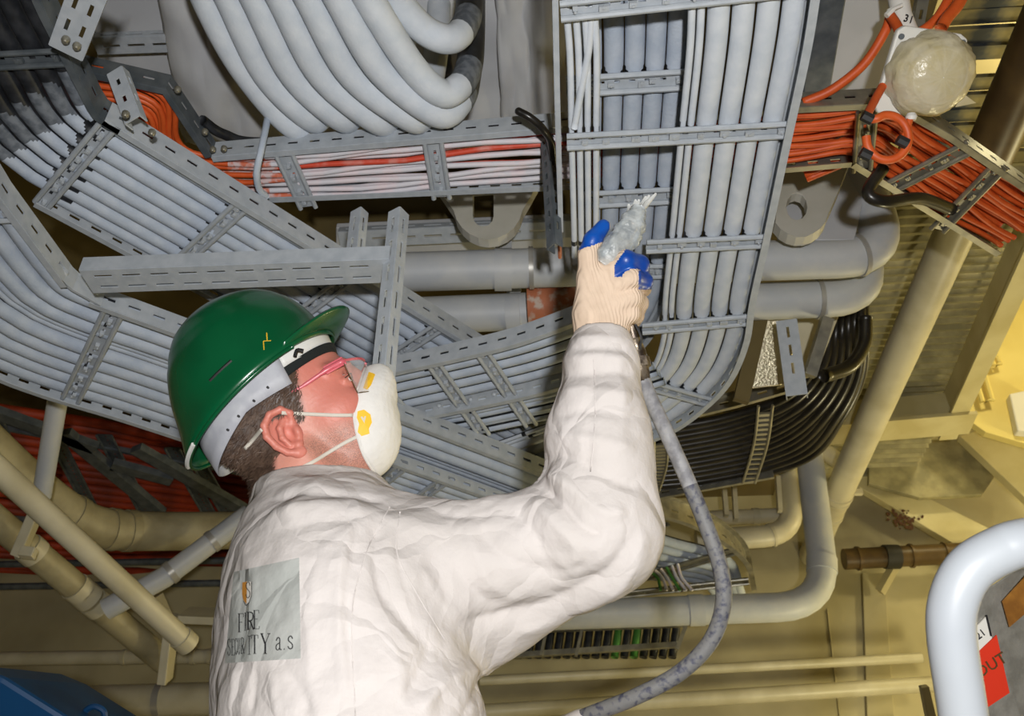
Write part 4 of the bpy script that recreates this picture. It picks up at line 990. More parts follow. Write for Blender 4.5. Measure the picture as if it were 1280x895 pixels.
# skin: attribute R hair, G stubble, B flush
def region_skin():
    m = M['skin']; nt = m.node_tree; N = nt.nodes; L = nt.links; b = N['Principled BSDF']
    src = b.inputs['Base Color'].links[0].from_socket
    at = N.new('ShaderNodeAttribute'); at.attribute_name = 'region'; sp = N.new('ShaderNodeSeparateColor'); L.new(at.outputs['Color'], sp.inputs[0])
    tc = N.new('ShaderNodeTexCoord')
    nz = N.new('ShaderNodeTexNoise'); nz.inputs['Scale'].default_value = 900; nz.inputs['Detail'].default_value = 3; L.new(tc.outputs['Object'], nz.inputs['Vector'])
    rp = N.new('ShaderNodeValToRGB'); rp.color_ramp.elements[0].position = .45; rp.color_ramp.elements[1].position = .62; rp.color_ramp.elements[0].color = S(196, 138, 120); rp.color_ramp.elements[1].color = S(140, 104, 92); L.new(nz.outputs['Fac'], rp.inputs[0])
    def mix(fac, a, bb):
        x = N.new('ShaderNodeMix'); x.data_type = 'RGBA'; L.new(fac, x.inputs[0]); L.new(a, x.inputs[6])
        if isinstance(bb, tuple): x.inputs[7].default_value = bb
        else: L.new(bb, x.inputs[7])
        return x.outputs[2]
    c = mix(sp.outputs[2], src, S(206, 112, 98)); c = mix(sp.outputs[1], c, rp.outputs[0]); c = mix(sp.outputs[0], c, S(66, 50, 42)); L.new(c, b.inputs['Base Color'])
region_skin()
fd = Field((-108, -170, -76), (165, 130, 82), 2.2)
mir = [1, -1]
fd.put(fd.ell((6, 66, 0), (98, 86, 70)))
fd.put(fd.ell((56, 12, 0), (58, 78, 58)), 16)
fd.put(fd.ell((70, -34, 0), (38, 44, 44)), 16)
for q in mir:
    fd.put(fd.cone((8, -30, 46 * q), (14, -58, 44 * q), 16, 13), 18)            # jaw angle
    fd.put(fd.cone((14, -56, 42 * q), (70, -60, 12 * q), 15, 13), 16)           # jaw line
    fd.put(fd.ell((72, 4, 40 * q), (26, 16, 13)), 16)                           # cheekbone
    fd.put(fd.cone((104, 56, 14 * q), (84, 52, 50 * q), 9, 7), 10)              # brow ridge
    fd.cut(fd.ell((109, 32, 32 * q), (15, 12, 17)), 9)                          # eye socket
    fd.put(fd.ell((91, 31, 32 * q), (11, 10, 11)), 5)
    fd.put(fd.chain([(94, 32, 45 * q), (103, 37, 34 * q), (101, 33, 20 * q)], [3, 3.4, 3]), 3)   # upper lid
    fd.put(fd.chain([(94, 29, 45 * q), (102, 25, 34 * q), (101, 29, 20 * q)], [3, 3, 3]), 3)   # lower lid
fd.put(fd.cone((80, -58, 0), (80, -52, 0), 13, 13), 14)                       # chin
fd.put(fd.cone((109, 46, 0), (126, 6, 0), 8, 10), 8)                            # nose
fd.put(fd.ell((117, 0, 0), (12, 9, 15)), 6)
fd.put(fd.cone((104, -30, 0), (101, -38, 0), 11, 11), 8)                        # lips
nk = (HO - c0)
nl = np.array([(c0 - HO) @ HF, (c0 - HO) @ HU, (c0 - HO) @ HR]) / s_             # collar centre in head units
ndn = np.array([(-Z) @ HF, (-Z) @ HU, (-Z) @ HR])
fd.put(fd.cone((-4, -6, 0), nl + ndn * 70, 56, 62), 20)                         # neck
fd.put(fd.cone((50, -50, 0), nl + ndn * 60 + np.array([22, 0, 0]), 30, 40), 22)
hV, hQ = fd.mesh(2)
# ear (finer grid): helix rim, antihelix, hollow, tragus, lobe
def ear():
    fe = Field((-34, -44, 44), (26, 46, 92), 1.0)
    fe.put(fe.ell((-6, 2, 62), (20, 32, 7)))
    rim = [(8, 10, 62), (12, 24, 67), (4, 34, 72), (-10, 34, 75), (-22, 24, 77), (-26, 8, 77), (-22, -10, 74), (-14, -24, 70), (-4, -31, 67)]
    fe.put(fe.chain(rim, [4, 4.5, 5, 5.2, 5.2, 5, 4.6, 4.6, 5], 2), 3)
    fe.put(fe.ell((-1, -31, 66), (9, 9, 5)), 5)
    fe.cut(fe.ell((-1, -2, 73), (11, 15, 10)), 3)
    fe.cut(fe.chain([(4, 25, 75), (-8, 26, 78), (-16, 17, 80), (-18, 2, 80)], [3.4, 3.6, 3.4, 3], 1), 2)
    fe.put(fe.chain([(0, 20, 66), (-8, 12, 69), (-11, -2, 70), (-7, -17, 67)], [3.6, 4, 4, 3.5], 2), 3)
    fe.put(fe.ell((9, -3, 63), (5, 9, 7)), 4)
    fe.put(fe.ell((2, -20, 64), (6, 5, 6)), 4)
    return fe.mesh(1)
eV, eQ = ear()
eV = (eV - np.array([-4, 0, 62])) * np.array([.94, .86, 1.0]) + np.array([4, 3, 60])
eV2 = eV * np.array([1, 1, -1])
V = np.vstack([hV, eV, eV2]); Q = np.vstack([hQ, eQ + len(hV), eQ[:, ::-1] + len(hV) + len(eV)])
f_, u_, r_ = V.T; nh = len(hV); ish = np.arange(len(V)) < nh
ss = lambda a, b, x: np.clip((x - a) / (b - a), 0, 1) ** 2 * (3 - 2 * np.clip((x - a) / (b - a), 0, 1))
hairline = np.where(u_ > 10, 30 + .35 * (u_ - 10), np.where(u_ > -12, 18 + .5 * u_, -22 - (-12 - u_) * .5))
hair = ss(6, -6, f_ - hairline) * ss(-78, -64, u_ + .55 * np.maximum(f_ + 30, 0) * 0) * ish
hair *= ~((np.abs(f_ - 4) < 20) & (np.abs(u_ - 2) < 26) & (np.abs(r_) > 30) & (f_ > -14 - .2 * u_))
stub = ss(-2, -26, u_ + .12 * (f_ - 40)) * ss(4, 26, f_ + .4 * (u_ + 30)) * ss(-150, -112, u_) * ish
flush = np.clip(ss(30, 60, f_) * ss(-34, 0, u_) * .4 + (~ish) * .5 + ss(-100, -60, u_) * .12 + .35 * ss(-60, -95, u_) * ish, 0, 1)
body = build_np('body', HLn(V), Q, 'skin', person, col=np.stack([hair, stub, flush], 1))
tag(body, 'head and neck with short brown hair')
for q in mir:
    eb = MB(); C = HL(93, 31, 32 * q)
    ax = unit(HF * .93 + HR * .25 * q + HU * .15)
    eb.lathe(C, ax, [(.001, -.0135), (.009, -.011), (.0135, -.003), (.0138, .002), (.0120, .007)] , 20, 0)
    eb.lathe(C, ax, [(.0120, .007), (.0085, .0112), (.007, .0122)], 20, 0); eb.lathe(C, ax, [(.0072, .0120), (.005, .0132), (.001, .0138)], 20, 1)
    eb.build('eye', ['eye_white', 'iris'], person, smooth='all')
eb = MB()
for q in mir: eb.tube([HL(97, 33, 46 * q), HL(106, 37, 36 * q), HL(105, 34, 24 * q)], .0009, 5)
eb.build('eyelashes', 'hair', person)['kind'] = 'stuff'
# hair: short strands growing out of the scalp
hb_v = []; hb_f = []
HN = vnormals(V, Q); rgn = np.random.RandomState(4)
idx = np.where((hair > .35) & (u_ < 100) & (r_ > -30))[0]
pick = rgn.choice(idx, 9000)
for i in pick:
    p = V[i] + rgn.uniform(-1.2, 1.2, 3); n = HN[i]
    flow = np.array([-.75, -.55, 0]) + rgn.normal(0, .28, 3); d = flow - n * (flow @ n) + n * rgn.uniform(.25, .6); d /= np.linalg.norm(d)
    L = rgn.uniform(7, 13); w = np.cross(d, n); w = w / (np.linalg.norm(w) + 1e-6) * .55
    b0 = len(hb_v); m = p + d * L * .55 + n * .8; e = p + d * L - n * .4
    hb_v += [p - w, p + w, m + w * .8, m - w * .8, e]; hb_f += [(b0, b0 + 1, b0 + 2, b0 + 3), (b0 + 3, b0 + 2, b0 + 4)]
MB().add(HLn(np.array(hb_v)), hb_f).build('hair', 'hair', person, smooth='all')['kind'] = 'stuff'

# ---- coverall
fac = math.radians(22) + YAW
FACE = np.array([math.cos(fac), math.sin(fac), 0]); SIDE = np.array([math.sin(fac), -math.cos(fac), 0])      # SIDE: his right, towards the lens
def torso_field(F):
    tt = c0[2] - F.Z
    T = [-.10, .045, .075, .11, .16, .24, .38, .55, .70, .80]
    RAa = [.10, .098, .112, .165, .20, .218, .215, .205, .215, .20]; RBb = [.098, .094, .104, .122, .140, .155, .168, .17, .185, .17]
    SH = [-.02, 0, .01, .02, .032, .050, .085, .10, .09, .08]
    ra = np.interp(tt, T, RAa).astype(np.float32); rb = np.interp(tt, T, RBb).astype(np.float32); sh = np.interp(tt, T, SH).astype(np.float32)
    x = F.X - c0[0] - sh * RT[0]; y = F.Y - c0[1] - sh * RT[1]
    a = x * SIDE[0] + y * SIDE[1]; b = x * FACE[0] + y * FACE[1]
    k = (np.abs(a / ra) ** 2.3 + np.abs(b / rb) ** 2.3) ** (1 / 2.3)
    d = (k - 1) * np.minimum(ra, rb) * .95
    return np.maximum(d, .042 - tt), d, tt
SHo = D(512, 722, 1.235); ELB = D(744, 664, 1.20); WRI = D(753, 424, 1.305)
LE = D(600, 985, 1.36); LW = D(730, 914, 1.285)
fc = Field((-.60, .74, CZ + .10), (.30, 1.56, CZ + 1.04), .0052)
dt, draw, tt = torso_field(fc)
fc.put(dt)
fc.put(fc.cone(D(440, 690, 1.29), SHo, .10, .096), .06)
fc.put(fc.cone(SHo, ELB, .088, .070), .05)
fc.put(fc.cone(D(575, 780, 1.25), D(752, 702, 1.21), .045, .043), .05)
fc.put(fc.cone(D(470, 800, 1.28), D(610, 770, 1.25), .10, .06), .06)
MIDF = D(748, 545, 1.245)
fc.put(fc.chain([ELB, MIDF, D(752, 455, 1.29), WRI], [.074, .069, .050, .040], .02), .035)
fc.put(fc.cone(D(772, 660, 1.2), D(764, 600, 1.22), .05, .05), .04)
fc.put(fc.cone(c0 - SIDE * .2 - Z * .16, LE, .085, .07), .04)
fc.put(fc.chain([LE, LW], [.060, .030], .01), .03)
# collar opening and cuff opening
cav = (draw + .014)
fc.F = smax(fc.F, -np.maximum(cav, tt - .09), .006)
fc.cut(fc.cone(WRI + unit(WRI - MIDF) * .012, WRI + unit(WRI - MIDF) * .08, .034, .04), .006)
fc.F = np.maximum(fc.F, -( (WRI + unit(WRI - MIDF) * .016 - np.array([0, 0, 0])) @ unit(MIDF - WRI) * -1 + 0 * fc.X) * 0 - 1e3)   # (no-op keeps dtype)
# cut the sleeve square at the wrist
ax_ = unit(WRI - MIDF); e_ = (fc.X - WRI[0]) * ax_[0] + (fc.Y - WRI[1]) * ax_[1] + (fc.Z - WRI[2]) * ax_[2]
rr_ = np.sqrt((fc.X - WRI[0]) ** 2 + (fc.Y - WRI[1]) ** 2 + (fc.Z - WRI[2]) ** 2)
fc.F = np.where(rr_ < .12, smax(fc.F, (e_ - .012).astype(np.float32), .006), fc.F)
cV, cQ = fc.mesh(1)
N = vnormals(cV, cQ)
# folds: (polyline in photo coordinates on the cloth, height in mm, half width in px)
FOLDS = [
 ([(455, 640), (440, 690), (434, 760), (440, 830), (446, 895)], -2.6, 5), ([(446, 640), (428, 700), (424, 790), (432, 895)], 2.5, 9),
 ([(480, 640), (470, 690), (480, 740), (520, 790), (560, 830)], -3.5, 8), ([(500, 640), (498, 700), (512, 750)], -2.0, 5),
 ([(540, 640), (590, 646), (650, 640)], -2.5, 6), ([(585, 646), (592, 690), (615, 730), (660, 756)], 3.5, 12), ([(600, 650), (622, 690), (690, 716), (740, 700)], -3.5, 9),
 ([(655, 615), (690, 650), (720, 690), (700, 730)], 5, 14), ([(640, 640), (670, 670), (690, 720)], -4, 9),
 ([(800, 660), (760, 715), (700, 748), (620, 772), (560, 780)], -7, 12), ([(806, 672), (770, 735), (700, 766), (630, 798)], 7, 14),
 ([(668, 600), (700, 625), (730, 660), (760, 668)], -6, 9), ([(672, 590), (712, 608), (752, 640), (790, 640)], 6, 12), ([(680, 568), (720, 575), (770, 600), (806, 610)], -4, 9), ([(690, 545), (740, 548), (800, 566)], 4, 10),
 ([(694, 520), (730, 512), (790, 520)], -3.5, 8), ([(700, 490), (740, 488), (800, 500)], 3.5, 9), ([(704, 470), (750, 464), (796, 470)], -3.5, 7), ([(706, 450), (750, 446), (790, 452)], 3.5, 7), ([(712, 436), (750, 434), (786, 438)], -3, 5), ([(716, 425), (750, 422), (784, 428)], 3, 6),
 ([(740, 440), (742, 500), (736, 560), (730, 600)], -2, 5), ([(770, 450), (778, 510), (770, 580)], 2.5, 10),
 ([(318, 606), (370, 600), (430, 600), (480, 612)], 3.5, 8), ([(318, 622), (380, 616), (440, 616), (484, 626)], -4, 7), ([(330, 645), (400, 628), (460, 630)], 3, 9), ([(340, 670), (400, 650), (450, 655)], -2, 9),
 ([(470, 640), (430, 670), (400, 690)], 3, 10), ([(480, 655), (450, 690), (445, 720)], -3, 8),
 ([(395, 700), (385, 780), (392, 895)], 2, 10), ([(360, 840), (380, 870), (384, 895)], -2.5, 7), ([(320, 835), (312, 895)], -3, 6), ([(298, 830), (290, 895)], 3, 7), ([(340, 835), (345, 895)], 3, 8),
 ([(625, 835), (560, 850), (520, 895)], 5, 12), ([(610, 842), (590, 870), (580, 900)], -4, 8), ([(560, 850), (600, 890)], 3, 9), ([(480, 780), (500, 840), (505, 895)], 3, 12), ([(540, 800), (520, 850), (490, 895)], -3.5, 10),
 ([(560, 700), (600, 745), (640, 760)], -2.5, 8), ([(520, 700), (560, 760), (610, 790)], 2.5, 12), ([(700, 640), (680, 600), (690, 560)], -4, 8),
 ([(305, 690), (320, 730), (318, 800)], 2, 9), ([(296, 700), (302, 760), (296, 830)], -2, 6),
]
pxv, pyv, pzv = proj(cV)
front = (N * (CAM - cV)).sum(1) > 0
disp = np.zeros(len(cV))
for pl, amp, w in FOLDS:
    Pl = cr([np.array([x, y, 0.0]) for x, y in pl], 6)[:, :2]
    a = Pl[:-1]; b = Pl[1:]; best = np.full(len(cV), 1e9); tpar = np.zeros(len(cV))
    near_ = (pxv > Pl[:, 0].min() - 4 * w) & (pxv < Pl[:, 0].max() + 4 * w) & (pyv > Pl[:, 1].min() - 4 * w) & (pyv < Pl[:, 1].max() + 4 * w) & front
    I = np.where(near_)[0]
    if not len(I): continue
    for k in range(len(a)):
        v = b[k] - a[k]; l2 = v @ v + 1e-9; dx = pxv[I] - a[k, 0]; dy = pyv[I] - a[k, 1]; t = np.clip((dx * v[0] + dy * v[1]) / l2, 0, 1)
        dd = np.hypot(dx - t * v[0], dy - t * v[1]); m = dd < best[I]; best[I[m]] = dd[m]; tpar[I[m]] = (k + t[m]) / len(a)
    g = np.exp(-(best[I] / w) ** 1.35) * np.clip(np.sin(np.pi * np.clip(tpar[I], .04, .96)) * 2.2, 0, 1)
    disp[I] += amp * 1.5e-3 * g
# crumple: cell-like creases of stiff cloth
cw = np.array([abs(mnoise.noise(Vector(p * 9))) * -.007 + abs(mnoise.noise(Vector(p * 19) + Vector((7, 1, 3)))) * .0035 for p in cV])
coll = cV[:, 2] > c0[2] - .085
disp += np.where(coll, .3, 1.0) * (cw + .0004) * 1.2
cV = cV + N * disp[:, None]
# legs and boots, out of the frame below
fl_ = Field((-.66, .82, .05), (.34, 1.62, CZ + .1), .014)
d1, _, _ = torso_field(fl_); hipc = c0 + RT * .09
hz = .82
fl_.put(np.maximum(d1, (hz - .02) - fl_.Z))
for q in mir:
    hp_ = np.array([hipc[0], hipc[1], hz]) + SIDE * .10 * q; kn = hp_ + np.array([0, 0, -.38]) + FACE * .03 + SIDE * .02 * q; an = kn + np.array([0, 0, -.36]) - FACE * .03
    fl_.put(fl_.chain([hp_, kn, an], [.105, .082, .07], .02), .03)
lV, lQ = fl_.mesh(2)
cov = build_np('coverall', np.vstack([cV, lV]), np.vstack([cQ, lQ + len(cV)]), 'coverall', person)
tag(cov, 'creased white work coverall with stand collar')
fb = Field((-.62, .8, -.01), (.4, 1.7, .24), .012)
for q in mir:
    an = np.array([hipc[0], hipc[1], 0.1]) + SIDE * .12 * q; g = None
    fb.put(fb.cone(an + Z * .1, an - Z * .03, .055, .055), .02); fb.put(fb.ell(an + FACE * .09 - Z * .055, (.14, .052, .05), (FACE, SIDE, Z)), .02)
fb.F = np.maximum(fb.F, .004 - fb.Z)
bV, bQ = fb.mesh(1); bV[:, 2] = np.maximum(bV[:, 2], 0.0); build_np('boots', bV, bQ, 'black', person)
# seams: thin raised cord lines on the cloth
BV = BVHTree.FromPolygons([tuple(p) for p in cV], [tuple(q) for q in cQ])
def on_cloth(x, y, off=.0):
    r = unit(ray(x, y)); h = BV.ray_cast(Vector(CAM), Vector(r))
    return None if h[0] is None else np.array(h[0]) - r * off
for pl in ([(487, 634), (470, 664), (455, 700), (440, 770), (444, 895)], [(500, 640), (496, 690), (520, 740), (556, 800)], [(742, 440), (744, 520), (738, 590)]):
    pts = [on_cloth(x, y, -.0004) for x, y, _ in cr([np.array([x, y, 0.0]) for x, y in pl], 8)]; pts = [p for p in pts if p is not None]
    if len(pts) > 3: MB().tube(pts, .0009, 5).build('seam', 'coverall', cov, smooth='all')
# blue-white undershirt edge behind the collar
tag(MB().tube(cr([HL(-62, -46, 34), HL(-72, -62, 30), HL(-80, -84, 26)], 6), .011, 10, round_cap=True).build('undershirt', 'rail_white', person, smooth='all'), 'pale blue undershirt edge')
# ---- printed patch on the back
def patch_pt(u, v):      # u 0..1 left-right, v 0..1 top-bottom, in photo coordinates of the cloth
    tl_, tr_, br_, bl_ = np.array([292, 715.]), np.array([374, 697.]), np.array([376, 823.]), np.array([281, 829.])
    return (tl_ * (1 - u) + tr_ * u) * (1 - v) + (bl_ * (1 - u) + br_ * u) * v
nu, nv = 34, 40; vs_ = []; ok = []
for j in range(nv + 1):
    for i in range(nu + 1):
        p = on_cloth(*patch_pt(i / nu, j / nv), .002); ok.append(p is not None); vs_.append(p if p is not None else np.zeros(3))
fs_ = []
for j in range(nv):
    for i in range(nu):
        a = j * (nu + 1) + i; q = (a, a + 1, a + nu + 2, a + nu + 1)
        if all(ok[k] for k in q): fs_.append(q)
used = sorted({k for q in fs_ for k in q}); rm_ = {k: n for n, k in enumerate(used)}
tag(MB().add([vs_[k] for k in used], [tuple(rm_[k] for k in q) for q in fs_]).build('back_patch', 'patch', cov, smooth='all'), 'grey printed patch reading FIRE SECURITY a.s')
bp = bpy.data.objects['back_patch']
def print_on(body, size, cx, cy, ang, m, sx=1.0, name='lettering', off=.0022, slant=0.0, fontpx=None):
    vs, fs = text(body, size, (0, 0, 0), np.array([1.0, 0, 0]), np.array([0, 1.0, 0]), m, name=None, ext=0)
    # subdivide long faces by clipping is not needed: letters are small
    a = math.radians(ang); out = []
    for v in vs:
        x = v[0] * sx + slant * v[1]; y = v[1]; px = cx + x * math.cos(a) + y * math.sin(a) * 0; py = cy - y - x * math.sin(a)
        p = on_cloth(px, py, off); out.append(p)
    keep = [f for f in fs if all(out[i] is not None for i in f)]
    us = sorted({i for f in keep for i in f}); r2 = {i: n for n, i in enumerate(us)}
    if us: MB().add([out[i] for i in us], [tuple(r2[i] for i in f) for f in keep]).build(name, m, person if False else cov)
def serif(letters, specs, m='ink'):
    for ch, (cx, cy, hpx, sx) in zip(letters, specs): print_on(ch, hpx * 1.38, cx, cy, 8, m, sx)
def strokes(pls, w, m, name='lettering'):
    """lettering built from thick and thin pen strokes laid on the cloth"""
    b = MB()
    for pl in pls:
        ww = pl[0]; P = resample(np.array([(x, y, 0.0) for x, y in pl[1:]]), 1.0)
        T = np.gradient(P, axis=0); T /= np.linalg.norm(T, axis=1)[:, None] + 1e-9; Nn = np.stack([-T[:, 1], T[:, 0]], 1)
        L = []; 
        for p, n in zip(P, Nn):
            l = on_cloth(p[0] + n[0] * ww / 2, p[1] + n[1] * ww / 2, .0036); r = on_cloth(p[0] - n[0] * ww / 2, p[1] - n[1] * ww / 2, .0036)
            if l is None or r is None: continue
            L += [l, r]
        n = len(L) // 2
        if n > 1: b.add(L, [(2 * i, 2 * i + 1, 2 * i + 3, 2 * i + 2) for i in range(n - 1)])
    if b.v: b.build(name, m, cov)
def glyphs(chars):
    """chars: (letter, x, y_top, width, height): serif letters drawn as strokes"""
    out = []
    for ch, x, y, w, h in chars:
        X = lambda a: x + w * a; Yy = lambda b: y + h * b; sl = -.0
        st = max(1.0, w * .2); th = max(.7, st * .45)
        def v(a, b0=0, b1=1, t=st): out.append([t, (X(a), Yy(b0)), (X(a), Yy(b1))])
        def hh(b, a0=0, a1=1, t=th): out.append([t, (X(a0), Yy(b)), (X(a1), Yy(b))])
        def cv(pts, t=st):
            P = cr([np.array([X(a), Yy(b), 0.0]) for a, b in pts], 5); out.append([t] + [(p[0], p[1]) for p in P])
        if ch == 'F': v(.25); hh(0, .05, .95); hh(.47, .25, .75); hh(1, .05, .5); out.append([th, (X(.95), Yy(0)), (X(.95), Yy(.18))])
        elif ch == 'E': v(.25); hh(0, .05, .95); hh(.47, .25, .75); hh(1, .05, 1); out.append([th, (X(.95), Yy(0)), (X(.95), Yy(.16))]); out.append([th, (X(1), Yy(.84)), (X(1), Yy(1))])
        elif ch == 'I': v(.5); hh(0, .1, .9); hh(1, .1, .9)
        elif ch == 'R': v(.25); hh(0, .05, .5); cv([(.45, 0), (.85, .08), (.88, .38), (.5, .5), (.25, .5)], st * .8); out.append([st, (X(.5), Yy(.5)), (X(1), Yy(1))]); hh(1, .05, .45)
        elif ch == 'T': v(.5); hh(0, 0, 1); hh(1, .3, .7); out.append([th, (X(0), Yy(0)), (X(0), Yy(.18))]); out.append([th, (X(1), Yy(0)), (X(1), Yy(.18))])
        elif ch == 'Y': out.append([st, (X(.08), Yy(0)), (X(.5), Yy(.52))]); out.append([th, (X(.95), Yy(0)), (X(.5), Yy(.52))]); v(.5, .5, 1); hh(0, -.05, .3); hh(0, .75, 1.1); hh(1, .3, .7)
        elif ch == 'S': cv([(.88, .2), (.75, .02), (.35, -.0), (.12, .2), (.3, .42), (.75, .58), (.9, .8), (.62, 1), (.25, .98), (.1, .78)], st * .8)
        elif ch == 'C': cv([(.95, .22), (.75, .02), (.4, .02), (.12, .3), (.12, .7), (.4, .98), (.75, .98), (.98, .78)], st * .8)
        elif ch == 'U': cv([(.2, 0), (.2, .7), (.5, 1), (.82, .7), (.82, 0)], st * .8); hh(0, 0, .4); hh(0, .65, 1)
        elif ch == 'a': cv([(.15, .25), (.4, .0), (.7, .1), (.7, .6), (.75, .95), (1, .95)], st * .9); cv([(.7, .42), (.2, .6), (.15, .9), (.45, 1), (.7, .82)], st * .8)
        elif ch == 's': cv([(.85, .22), (.6, 0), (.25, .1), (.2, .35), (.75, .62), (.8, .9), (.4, 1), (.1, .8)], st * .9)
        elif ch == '.': out.append([st * 1.2, (X(.3), Yy(.9)), (X(.3), Yy(1.02))])
    return out
fire = [('F', 297, 767, 8, 23), ('I', 305, 766, 3, 22), ('R', 308, 765, 9, 22), ('E', 316, 763, 8, 23)]
strokes(glyphs(fire), 1, 'ink')
secu = [('S', 284, 799, 4.5, 20), ('E', 289, 799, 4, 20), ('C', 293.5, 798, 3, 20), ('U', 297, 798, 3.5, 20), ('R', 301, 797, 4, 20), ('I', 309, 795, 5, 23), ('T', 314, 794, 8.5, 23), ('Y', 326, 792, 11, 25), ('a', 344, 797, 8, 15.5), ('.', 354, 797, 4, 15), ('s', 359, 795, 8, 16)]
strokes(glyphs(secu), 1, 'ink')
# shield emblem: gold half, pale half, dark S
def fillpoly(pix, m, name, off):
    pts = [on_cloth(x, y, off) for x, y in pix]
    if all(p is not None for p in pts): MB().add(pts, [tuple(range(len(pts)))]).build(name, m, cov)
fillpoly([(303, 728), (308.5, 727), (308.5, 742), (308, 755), (304, 750), (302.5, 742)], 'ink_gold', 'emblem', .0032)
fillpoly([(308.5, 727), (314.5, 727), (314.5, 744), (312, 752), (308, 755), (308.5, 742)], 'ink_white', 'emblem', .0032)
strokes(glyphs([('S', 307, 728, 6, 19)]) + [[.8, (314.5, 727), (314.5, 744), (311, 754), (307.5, 757), (304, 751)]], 1, 'ink', 'emblem')

# ---- right glove closed on the spray gun
gd_ = 1.315
def G(x, y, dd=0): return D(x, y, gd_ + dd)
pm = gd_ / FPX
fg = Field(np.minimum.reduce([G(x, y, z) for x in (690, 830) for y in (260, 450) for z in (-.06, .09)]) - .01, np.maximum.reduce([G(x, y, z) for x in (690, 830) for y in (260, 450) for z in (-.06, .09)]) + .01, .0021)
sqv = (FW, .72)
fg.put(fg.cone(G(751, 432), G(753, 398), 33 * pm, 35 * pm, sqv))
fg.put(fg.cone(G(752, 400), G(764, 352), 34 * pm, 33 * pm, sqv), .012)
fg.put(fg.cone(G(738, 388, -.006), G(736, 346, -.008), 20 * pm, 15 * pm), .012)
thumb = fg.chain([G(737, 350, -.008), G(735, 318, -.012), G(741, 300, -.010), G(754, 283, -.002)], [15 * pm, 12.5 * pm, 11.5 * pm, 9 * pm]); fg.put(thumb, .005)
idx1 = fg.chain([G(768, 338, -.012), G(782, 326, -.022), G(799, 331, -.006), G(803, 345, .022)], [16 * pm, 13.5 * pm, 12.5 * pm, 10 * pm]); fg.put(idx1, .004)
mid1 = fg.chain([G(772, 356, -.014), G(790, 347, -.025), G(805, 352, -.004), G(805, 362, .026)], [15 * pm, 12.5 * pm, 11 * pm, 9.5 * pm]); fg.put(mid1, .003)
rin1 = fg.chain([G(774, 378, -.012), G(790, 372, -.016), G(799, 379, .004), G(798, 388, .03)], [16 * pm, 13.5 * pm, 11.5 * pm, 9.5 * pm]); fg.put(rin1, .004)
pin1 = fg.chain([G(772, 398, -.008), G(788, 391, -.010), G(795, 395, .008), G(793, 402, .03)], [15 * pm, 12.5 * pm, 10 * pm, 8.5 * pm]); fg.put(pin1, .004)
gV, gQ = fg.mesh(2)
gx, gy, gz = proj(gV)
# rubber coating: thumb end, finger undersides
cen = gV[gQ].mean(1); cx_, cy_, cz_ = proj(cen)
blue = ((cx_ < 762) & (cy_ < 307 - .35 * (cx_ - 740))) | ((cx_ > 768) & (cy_ < 346) & (cy_ > 300) & ~((np.hypot((cx_ - 793) / 1.25, cy_ - 349) < 13)) & (cx_ - .7 * (340 - cy_) > 762)) | ((cx_ > 798) & (cy_ > 338) & (cy_ < 362)) | (((cen - G(790, 350, .012)) @ FW > .012) & (cx_ > 776) & (cy_ < 375))
gl = build_np('glove', gV, gQ, ['glove', 'glove_blue'], person, mi=blue.astype(int)); tag(gl, 'cream knitted glove with blue rubber fingers')
# left glove gripping the hose below the frame
LH = D(772, 972, 1.285)
fh = Field(LH - .11, LH + .11, .0035)
fh.put(fh.cone(LW + UPV * -.004, LH, .024, .034)); sdv = unit(np.cross(unit(LW - LE), FW))
for k in range(4):
    b_ = LH + UPV * (.028 - .018 * k) + RT * .015
    fh.put(fh.chain([b_ - FW * .03, b_ - FW * .034 + RT * .028, b_ + RT * .036, b_ + FW * .012 + RT * .03], [.011, .0105, .0095, .009]), .003)
fh.put(fh.chain([LH + UPV * .02 - FW * .01, LH + UPV * .045 + RT * .015, LH + UPV * .045 + RT * .045], [.014, .012, .010]), .004)
l_, q_ = fh.mesh(1); build_np('glove', l_, q_, 'glove', person)

# ---- spray gun wrapped in plastic film, hose
tgun = thing('spray_gun', G(785, 420, .02), 'paint-caked spray gun wrapped in clear film in the gloved hand', 'spray gun')
MB().tube(cr([G(772, 322, .022), G(782, 360, .03), G(788, 400, .03), G(794, 432, .028)], 6), [.012] * 6 + [.0115] * 6 + [.011] * 7, 14).build('grip', 'gun', tgun, smooth='all')
MB().tube(cr([G(762, 330, .012), G(778, 300, .016), G(790, 280, .02)], 6), [.013] * 7 + [.012] * 6, 14).build('gun_body', 'gun', tgun, smooth='all')
g1 = MB(); pth = cr([G(752, 330, -.016), G(764, 314, -.014), G(778, 300, -.004), (G(790, 280, .004)), G(800, 262, .012)], 6); rs_ = np.interp(np.linspace(0, 1, len(pth)), [0, .15, .45, .75, 1], [.008, .016, .020, .019, .010])
g1.tube(pth, rs_, 22); vv = np.array(g1.v)
for i in range(len(vv)):
    q = mnoise.noise(Vector(vv[i] * 90)) * .005 + abs(mnoise.noise(Vector(vv[i] * 200))) * .0045; c_ = pth[np.argmin(np.linalg.norm(pth - vv[i], axis=1))]; vv[i] += unit(vv[i] - c_) * q
g1.v = [tuple(p) for p in vv]
mat('film', S(176, 184, 188), .18, 0, S(214, 220, 220), 70, .4, .62, .8, 110, alpha=.55)
g1.build('plastic_film', 'film', tgun, smooth='all')
mat('spray', S(236, 238, 236), .9, alpha=.55)
g2 = MB(); n = 16
for q in range(9):
    a = G(788 + q * 1.2, 274 - q * .6, .012); b_ = G(786 + 4.2 * q, 256 - 1.6 * q + 3 * math.sin(q * 2), .05)
    g2.tube([a, (a + b_) / 2 + UPV * .002 * math.sin(q), b_], [.004, .0045, .002], 6)
g2.build('nozzle_rags', 'spray', tgun, smooth='all')
